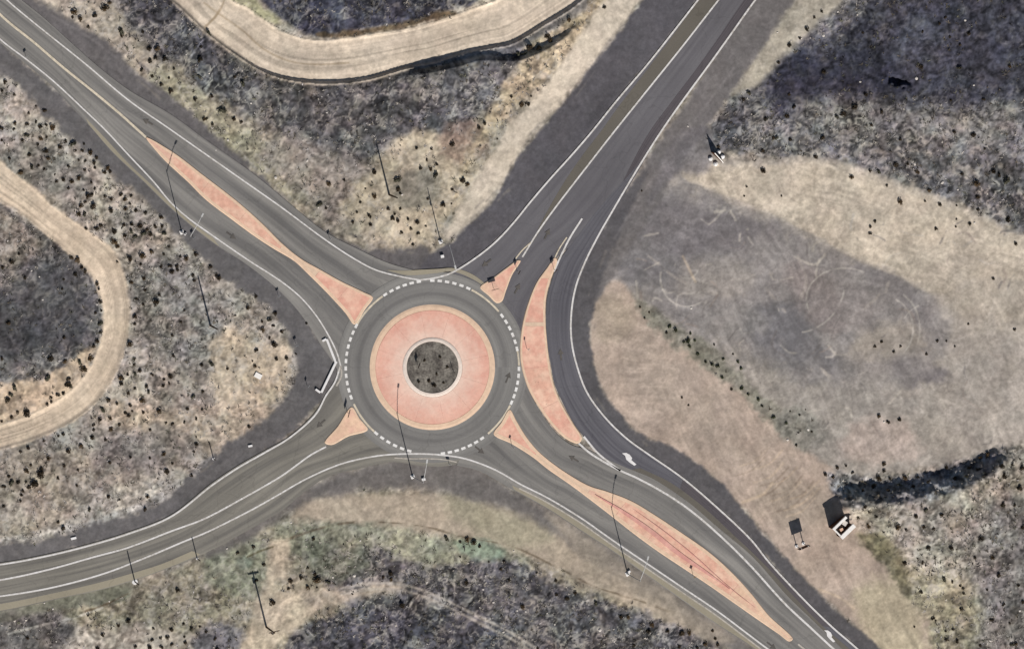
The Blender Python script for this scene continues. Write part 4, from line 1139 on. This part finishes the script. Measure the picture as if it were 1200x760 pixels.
# ------------------------------------------------------------------ shrubs
S = """5 95 3|1 105 2.5|16 109 2|41 123 1.5|51 128 3|33 131 2|17 143 3|15 150 2|31 144 2.5|41 141 2|46 147 3|53 145 2|59 148 4.5|1 149 2.5|30 157 3|25 163 2|47 161 3|53 159 2|76 164 2.5|84 167 3.5|97 167 2|43 168 2|69 171 3.5|52 175 3.5|87 175 2|95 175 2|105 177 2.5|1 163 2
33 180 2.5|10 184 2|55 184 3|44 192 2|36 194 3|51 197 2|23 201 3|104 178 3|112 183 2.5|109 189 3|99 187 2|91 186 1.5|110 195 2.5|125 195 3|128 199 2.5|98 197 2|121 201 3|63 203 1.5|79 193 2|73 209 2.5|83 211 3|91 207 3|65 211 2|106 212 2|110 219 2|97 221 2|79 219 2.5|102 229 3.5|107 227 2.5|99 235 2|93 239 3|108 240 4.5|91 250 3.5|98 249 3|129 231 2.5|122 228 2|141 226 2.5|145 232 3|153 228 2.5|151 237 2|129 245 4|146 243 3.5|158 245 3|100 266 2|112 266 4|133 269 4|144 262 2.5|154 261 3|153 270 3|117 262 2.5
170 248 2.5|188 253 3|189 263 2.5|181 264 2.5|191 272 3|163 263 4|171 267 2.5|167 272 4|175 273 3|145 275 3|157 276 3|133 283 5|137 288 3|197 287 2|191 296 2|177 293 3|166 298 4|151 301 4.5|137 305 2|229 297 3.5|217 301 4|211 299 2|198 310 2.5|206 310 2.5|201 317 3|207 315 2|188 311 2|245 311 2.5|253 320 2.5|225 320 2|164 308 2
167 325 3|227 327 2.5|225 321 2|255 323 3.5|181 353 4.5|169 338 2|186 344 2|157 370 3|157 378 2.5|201 391 2|151 402 4|211 375 2|153 330 3|159 349 2|215 362 2|289 359 3|167 355 2
321 366 3|315 373 3|306 375 2|319 380 2.5|307 385 3|330 387 3|315 394 2|321 402 4.5|323 419 3|335 418 2.5|298 428 3|295 421 1.5|265 430 2|247 425 3.5|235 426 2|358 377 2|346 413 1.5|275 368 1.5|299 409 2.5|299 345 2.5|333 434 1.5
202 415 3|199 439 3|190 450 2.5|197 447 2|173 457 3|165 467 3.5|149 459 2.5|152 473 2.5|146 482 2.5|150 485 2.5|154 480 1.5|141 441 3.5|141 448 3|157 436 3|163 433 2.5|149 437 2|225 463 3|236 457 2.5|236 478 2|219 477 2.5|194 494 2|201 495 2|229 489 2|185 479 3.5|291 498 2.5|171 451 2.5|157 453 2|167 481 2.5|215 493 2|157 419 2|156 425 2|177 437 2|191 443 2
91 303 3.5|83 301 3|99 316 3|95 312 3|88 320 3|74 326 2|28 324 3|113 331 3|21 296 2|2 311 3|13 305 3.5|115 337 2|117 352 2.5|72 337 2
111 365 2|118 362 2|117 377 3.5|117 387 2.5|113 399 3.5|109 404 2.5|9 377 3.5|1 418 2.5|58 418 4|74 394 2.5|104 418 3.5|92 422 3|97 432 5|79 442 2.5|79 449 4.5|55 441 4|75 422 3
58 464 2.5|59 469 2|55 472 2.5|73 459 3|67 461 2.5|81 450 3|76 449 3|31 483 5|13 487 3|19 481 2.5|1 492 2|7 467 4.5|12 461 3.5|16 453 4|125 467 3.5|119 478 3|109 502 2.5|109 496 2.5|116 490 2.5|129 501 3|139 496 2.5|128 489 3|123 513 2.5|107 511 4|73 507 3|67 509 2|51 515 2|80 527 3.5|32 523 2.5|23 527 2|95 521 3.5|55 535 3.5|136 471 2.5
30 551 4|47 554 5|47 547 2.5|39 565 5|33 569 3|12 564 4|20 563 3.5|9 556 3|3 568 2.5|29 563 2|25 573 2.5|24 578 2|74 544 2.5|67 559 2.5|35 543 2.5|73 617 3.5|104 595 3|126 580 2.5|128 540 2.5|91 549 2|67 610 2.5|89 567 2|3 591 2.5|23 585 2
194 551 3.5|229 519 2.5|226 527 2|172 580 3|175 535 2|191 530 3|223 555 2.5|175 502 2.5|139 584 2|152 534 2|229 510 1.5|201 541 2|169 595 3
437 229 3.5|417 247 2|412 259 2.5|431 250 2.5|433 253 2|433 262 3|459 255 3.5|461 249 2|465 257 2.5|454 243 2.5|468 243 2|469 271 2.5|481 266 2.5|488 259 3.5|477 255 2|489 272 2|483 285 2|518 239 3.5|541 210 4.5|547 215 3|529 220 2|465 209 4|466 220 3.5|468 225 2|402 209 2|427 219 1.5|500 231 2|528 237 1.5|498 263 1.5|438 201 3|509 204 3.5|421 235 2|384 214 3.5|373 238 3.5|381 242 2|437 199 3
610 121 3.5|618 120 3|567 143 3|560 148 2.5|707 7 3|621 111 1.5|618 54 5|613 62 4|644 46 4|630 56 5|598 112 2|582 53 1.5|606 62 4|640 41 3.5|666 22 3.5|529 167 4|487 172 2.5|505 173 2|499 186 2|503 197 3|510 191 2.5|492 195 3|582 161 1.5
85 12 4|84 19 2|93 21 3.5|110 17 3.5|122 8 4.5|127 2 3|141 36 4|142 41 3|166 36 2.5|174 56 3.5|182 55 3.5|181 67 3.5|192 68 4|175 70 3|199 106 3|228 115 3|165 80 2.5|197 90 2|177 88 2.5|238 138 3|233 69 4|232 88 3|234 53 2.5|103 30 2.5|203 79 2|188 98 2.5|283 96 3.5|246 111 3|259 128 4|273 138 3.5|282 142 2.5|241 138 2|274 88 2.5|248 144 2|244 38 3
1000 124 5|987 132 4|980 136 3|1134 38 3|1124 51 2|1032 130 2.5|1123 78 3|1107 19 2|1078 77 3|1113 116 2|1152 115 2.5|1020 145 2.5|964 83 3|1014 109 2.5|1100 26 2|1080 36 2|1112 42 2|1010 37 2|1182 77 3|962 12 2
1049 191 3.5|1163 200 3.5|1170 204 2.5|1143 213 4.5|1038 216 2|1054 235 3.5|1083 234 1.5|1145 229 3.5|997 206 3|1120 255 1.5|1135 261 3|1119 264 1.5|1019 264 2|1019 272 2|1024 258 2.5|1189 284 2.5|1145 244 2.5|1100 238 2.5|1029 200 3|1019 199 2.5|963 160 3.5|1117 153 3|1140 157 3.5|1153 173 2|1179 210 4|1096 267 2.5|1180 256 4|1074 201 3|1062 190 2.5|1126 202 2.5|1088 221 3|1054 162 3|1120 239 1.5
893 199 3.5|909 160 3|905 160 2.5|925 162 2.5|892 175 2.5|751 222 1.5|915 228 1.5|874 217 1.5|871 228 1.5|841 170 2|955 182 3|924 52 3|945 33 3|911 72 2.5|876 107 3|870 115 2.5|896 138 3.5|921 135 3.5|953 19 2|936 43 2|929 124 2.5|924 109 2.5
749 358 2|760 364 2|754 371 2|808 389 3|813 397 3|805 398 4|800 399 3.5|807 404 3|816 413 3.5|846 419 3|834 425 4|840 427 3.5|864 422 3.5|858 413 2|868 430 3|784 381 3.5|790 385 3.5|780 388 2.5|826 422 3.5|845 440 3.5|868 453 4|856 454 2.5|836 402 2
892 474 3|905 487 3.5|888 466 3.5|798 464 2|806 473 2|936 484 2|932 520 2.5|943 478 1.5|925 480 1.5|950 504 2|876 460 3|920 494 3|1029 486 3|1040 493 2.5|1053 490 2.5|1098 398 2|1108 398 1.5|1118 404 1.5|1134 378 1.5|1085 413 2|1163 325 2|1188 384 2|1046 410 2|1024 404 2|1032 399 2|1054 404 2
1035 542 3|1035 550 2.5|1029 559 4|1042 559 2.5|1059 558 3.5|1074 557 2.5|1108 546 2.5|1134 547 3.5|1157 531 4|1147 534 3|966 554 2.5|975 557 2.5|998 552 2|990 544 2|980 546 2.5|1173 555 4|1170 543 4|1184 542 2.5|1196 547 2.5|1172 589 3.5|1068 601 3|1097 600 3|1079 594 3|1077 614 3|1089 616 2.5|1057 617 2.5|1046 614 3.5|1084 639 4|1111 639 3.5|1146 628 3.5|1008 572 3|1022 568 3.5|1038 572 3|1052 566 3.5|1068 568 3|1086 562 3.5|1100 566 3|1116 558 3.5|1130 556 3|1144 548 3.5|1014 596 2.5|1022 602 2|1015 614 3.5|1003 604 2.5|1198 616 3|1193 570 3.5|1187 590 2|1008 590 2.5
1161 652 3|1140 651 2|1169 672 3|1078 656 2|1082 660 1.5|1104 676 3|1114 679 2|1127 687 2|1128 693 2|1124 684 2|1092 722 2.5|1095 725 1.5|1070 732 1.5|1107 737 2|1115 735 2|1120 749 2.5|1175 706 2|1182 728 2|1161 724 2.5|1185 753 3|1190 753 3|1198 704 3|1147 754 2|1192 684 2.5|1155 689 2|1077 691 2.5|1125 711 2.5|1057 657 3.5|1107 747 2.5
741 754 3|795 755 2.5|816 757 2.5|825 752 3|840 753 3|837 746 2.5|834 737 2.5|798 740 3.5|806 740 3|763 730 3.5|781 738 3|726 720 3.5|697 705 3|735 721 3|759 738 3
522 629 3|538 633 2|546 630 3.5|554 634 4|561 638 3|650 678 2.5|651 695 2.5|663 699 3|595 677 2.5|589 656 2|586 665 2.5|572 656 1.5|545 681 3.5|538 650 1.5|628 669 1.5|611 709 4|673 693 2.5|629 757 2.5
308 659 2.5|339 679 3|352 675 3|360 686 3|370 678 4|368 671 3|383 680 3|370 686 1.5|359 663 2|337 688 2|317 704 4|470 707 4|457 677 3|457 670 4|366 629 2.5|412 694 1.5|277 646 2.5|299 678 2|296 638 2.5|448 674 2.5
207 690 3.5|200 736 3|223 735 3|233 732 2|177 748 2.5|158 756 2.5|174 757 3|188 756 2.5|200 753 2.5|216 751 2.5|187 745 2|149 726 3|137 731 3|120 742 3|253 758 2.5|251 746 2.5|179 734 2|214 729 2|240 738 2|195 744 3|215 744 2|113 758 2.5|31 746 2.5|501 444 2.6|507 450 2.8|489 445 2.2|514 416 2.4|522 428 2.6|496 420 2.2|510 436 1.8|518 446 2.0"""
shr = [tuple(float(q) for q in it.split()) for row in S.split('\n') for it in row.split('|')]
def crown_mesh(name, seed, leaves=46):
    """uneven clump of small leaf faces around a few stems, about 1 m radius"""
    rr = random.Random(seed)
    lobes = [(rr.uniform(-.45, .45), rr.uniform(-.45, .45), rr.uniform(.25, .55), rr.uniform(.38, .62)) for _ in range(5)]
    v, f = [], []
    for lx, ly, lz, lr in lobes:
        for _ in range(leaves // 2):
            a, b = rr.uniform(0, 6.283), math.acos(rr.uniform(-.35, 1))
            d = Vector((math.sin(b) * math.cos(a), math.sin(b) * math.sin(a), math.cos(b)))
            c = Vector((lx, ly, lz)) + d * lr * rr.uniform(.55, 1.08)
            c.z = max(c.z, .03)
            n = (d + Vector((rr.uniform(-.7, .7), rr.uniform(-.7, .7), rr.uniform(-.3, .7)))).normalized()
            q = n.to_track_quat('Z', 'Y') @ Matrix.Rotation(rr.uniform(0, 6.28), 3, 'Z').to_quaternion()
            s = rr.uniform(.11, .24)
            k = len(v)
            v += [tuple(c + q @ Vector(p)) for p in ((-s, -s * .5, 0), (s, -s * .45, .03), (s * .7, s * .5, 0), (-s * .8, s * .55, .05))]
            f.append((k, k + 1, k + 2, k + 3))
    for _ in range(5):
        a = rr.uniform(0, 6.28); k = len(v)
        v += [(-.03, 0, 0), (.03, 0, 0), (math.cos(a) * .5, math.sin(a) * .5, .6)]; f.append((k, k + 1, k + 2))
    me = bpy.data.meshes.new(name); me.from_pydata(v, [], f)
    return me
kinds = {}
MAT['shrub_brown'] = plain_mat('brown_shrub_leaves', alb(92, 74, 52), 0.35, 2.5, second=alb(70, 58, 42))
MAT['shrub_grey'] = plain_mat('grey_shrub_leaves', alb(92, 90, 74), 0.35, 2.5, second=alb(66, 62, 50))
for nm, mt in (('shrub', 'shrub'), ('weed', 'weed')):
    kinds[nm] = [crown_mesh(nm, 200 + k + (50 if nm == 'weed' else 0)) for k in range(6)]
    for q_, me in enumerate(kinds[nm]): me.materials.append(MAT[mt if nm == 'weed' or q_ < 3 else 'shrub_brown' if q_ < 5 else 'shrub_grey'])
def area(x, y):
    if x > 735 and 340 < y < 530 and x < 960: return 'weed', 'green-grey weed clump along the diagonal weed line east of the bypass', 'weeds along the diagonal weed line'
    if 965 < x < 1200 and 525 < y < 566: return 'shrub', 'dark shrub along the shaded bank at lower right', 'shrubs along the shaded bank'
    if x > 960 and y > 566: return 'shrub', 'dark low shrub in the mottled scrub at lower right', 'shrubs in the lower right scrub'
    if x > 800 and y < 190: return 'shrub', 'dark low shrub in the burnt-looking field at upper right', 'shrubs in the upper right field'
    if x > 735: return 'shrub', 'dark small shrub on the pale dirt lot east of the roads', 'shrubs on the eastern dirt lot'
    if 470 < x < 545 and 380 < y < 470: return 'shrub', 'small dark plant in the central planting bed', 'plants in the central bed'
    if y > 600 and x > 240: return 'shrub', 'dark shrub in the scrub south of the roundabout', 'shrubs south of the roundabout'
    if y > 680: return 'shrub', 'dark shrub on the slope south of the west road', 'shrubs south of the west road'
    if x > 360 and y < 300: return 'shrub', 'dark shrub on the pale ground north of the circle', 'shrubs north of the circle'
    if y < 0.75 * x - 20: return 'shrub', 'dark shrub in the scrub between the north-west road and upper dirt track', 'shrubs north of the north-west road'
    if x < 122 and 235 < y < 500: return 'shrub', 'dark shrub inside the loop of the western dirt track', 'shrubs inside the western track loop'
    if y < 300: return 'shrub', 'dark shrub on pale ground between north-west road and western track', 'shrubs between road and western track'
    if y > 500: return 'shrub', 'dark shrub in the mottled scrub north of the west road', 'shrubs north of the west road'
    return 'shrub', 'dark shrub in the mottled scrub west of the circle', 'shrubs west of the circle'
shr.sort(key=lambda s: -s[2])
_areas = [area(q[0], q[1]) for q in shr]
_xy = np.array([(q[0], q[1]) for q in shr])
_best = {}
for k, q in enumerate(shr):
    g_ = _areas[k][2]
    for key, val in (('leftmost', -q[0]), ('rightmost', q[0]), ('topmost', -q[1]), ('lowest', q[1])):
        if (g_, key) not in _best or val > _best[(g_, key)][0]: _best[(g_, key)] = (val, k)
_edge2 = catmull(T2_O, 6), catmull(T2_I, 6)
def shrub_label(k):
    x_, y_, r_ = shr[k]; nm, lab, grp = _areas[k]
    for key in ('leftmost', 'rightmost', 'topmost', 'lowest'):
        if _best[(grp, key)][1] == k:
            return lab.replace('dark ', '', 1).replace('green-grey ', '', 1).replace('shrub ', key + ' dark shrub ', 1).replace('weed ', key + ' green-grey weed ', 1).replace('low ' + key, key).replace('small ' + key, key), grp
    dd = np.sort(np.hypot(_xy[:, 0] - x_, _xy[:, 1] - y_))
    size = 'broad' if r_ >= 4 else 'medium' if r_ >= 3 else 'small'
    crowd = 'solitary ' if dd[1] > 13 else 'tightly clustered ' if dd[2] < 8 else ''
    if nm == 'shrub':
        ed = min(np.hypot(e[:, 0] - x_, e[:, 1] - y_).min() for e in _edge2)
        if ed < 7: return f'{size} {crowd}dark shrub right at the edge of the western dirt track', 'shrubs at the edge of the western track'
        return lab.replace('low ', '').replace('small ', '').replace('dark shrub', f'{size} {crowd}dark shrub', 1), grp
    return f'{size} {crowd}' + lab, grp
nsh = 0
rest_v, rest_f = [], []
for k_, (x_, y_, r_) in enumerate(shr):
    nm, lab, grp = area(x_, y_); lab, grp = shrub_label(k_)
    rad = r_ * M * random.uniform(.95, 1.2) * (.72 if nm == 'weed' else 1.0)
    z_ = ground_z(x_, y_) + (.45 if grp == 'plants in the central bed' else 0) - .04
    px_ = (x_ + 1.0, y_ + 1.6)              # crown sits a little sun-side of the dark spot
    hz = rad * random.uniform(.75, 1.05)
    rot = random.uniform(0, 6.28)
    if nsh < 292 or nm == 'weed' and r_ >= 3:
        o = link(nm, random.choice(kinds[nm]))
        o.location = W(px_, z_); o.scale = (rad * random.uniform(.85, 1.2), rad * random.uniform(.8, 1.05), hz); o.rotation_euler = (0, 0, rot)
        tag(o, lab, 'weed' if nm == 'weed' else 'shrub', grp); nsh += 1
    else:
        me = random.choice(kinds['shrub'])
        co = np.array([v.co for v in me.vertices]); c, s = math.cos(rot), math.sin(rot)
        w = W(px_, z_)
        base = sum(len(q) for q in rest_v)
        rest_v.append(np.c_[(co[:, 0] * c - co[:, 1] * s) * rad + w[0], (co[:, 0] * s + co[:, 1] * c) * rad + w[1], co[:, 2] * hz + w[2]])
        rest_f += [tuple(i + base for i in p.vertices) for p in me.polygons]
me = bpy.data.meshes.new('small_shrubs'); me.from_pydata([tuple(q) for q in np.vstack(rest_v)], [], rest_f)
tag(link('small_shrubs', me, MAT['shrub']), 'many small dark shrubs dotted over the scrub', 'shrubs', None, 'stuff')

# ------------------------------------------------------------------ dry tufts over the rough ground (uncountable)
def tufts(name, n, lo_r, colr, size, seed, label, cat, pale_t=False):
    rg = np.random.default_rng(seed)
    xs = rg.uniform(-40, 1240, n * 4); ys_ = rg.uniform(-40, 800, n * 4)
    i = np.clip(np.searchsorted(gx, xs) - 1, 0, nx - 2); j = np.clip(np.searchsorted(gy, ys_) - 1, 0, ny - 2)
    rv = (pale if pale_t else rough)[j, i] * (1.1 if pale_t else 1.0) * fade[j, i]
    cl = fbm(xs, ys_, 18, 3, seed)
    ok = (rg.uniform(0, .9, len(xs)) < (rv - lo_r) * sstep(.40, .62, cl) * 2)
    xs, ys_, i, j = xs[ok][:n], ys_[ok][:n], i[ok][:n], j[ok][:n]
    m = len(xs); K = 6
    a = rg.uniform(0, 6.283, (m, K)); L = rg.uniform(.5, 1.1, (m, K)) * size * rg.uniform(.6, 1.5, (m, 1)); hh = rg.uniform(.25, .8, (m, K)) * size
    bx, by, bz = (xs - 600) * M, (380 - ys_) * M, ZG[j, i]
    ox = rg.uniform(-.25, .25, (m, K)) * size; oy = rg.uniform(-.25, .25, (m, K)) * size
    b = a + math.pi / 2; wd = rg.uniform(.10, .22, (m, K)) * size
    cx_, cy_ = bx[:, None] + ox, by[:, None] + oy
    p1 = np.stack([cx_ + np.cos(b) * wd, cy_ + np.sin(b) * wd, np.broadcast_to(bz[:, None] - .05, a.shape)], -1)
    p2 = np.stack([cx_ - np.cos(b) * wd, cy_ - np.sin(b) * wd, np.broadcast_to(bz[:, None] - .05, a.shape)], -1)
    p3 = np.stack([cx_ + np.cos(a) * L, cy_ + np.sin(a) * L, bz[:, None] + hh], -1)
    v = np.stack([p1, p2, p3], 2).reshape(-1, 3)
    me = mesh_np(name, v, np.arange(len(v)).reshape(-1, 3), 3)
    k = colr[rg.integers(0, len(colr), m)] * rg.uniform(.75, 1.25, (m, 1))
    c = lin(np.clip(np.repeat(k, K * 3, 0), 10, 245)) / KEXP
    set_attr(me, 'soil', c)
    tag(link(name, me, MAT['tuft']), label, cat, None, 'stuff')
tufts('dry_grass', 9000, .22, np.array([(168,160,150),(152,145,136),(138,131,120),(160,154,150)], float), .5, 5, 'pale dry grass tufts scattered over the dark scrub', 'dry grass', True)
tufts('dark_brush', 3200, .2, np.array([(88,82,76),(98,90,78),(76,72,72),(94,92,78)], float), .6, 6, 'low dark brush scattered over the rough ground', 'brush')
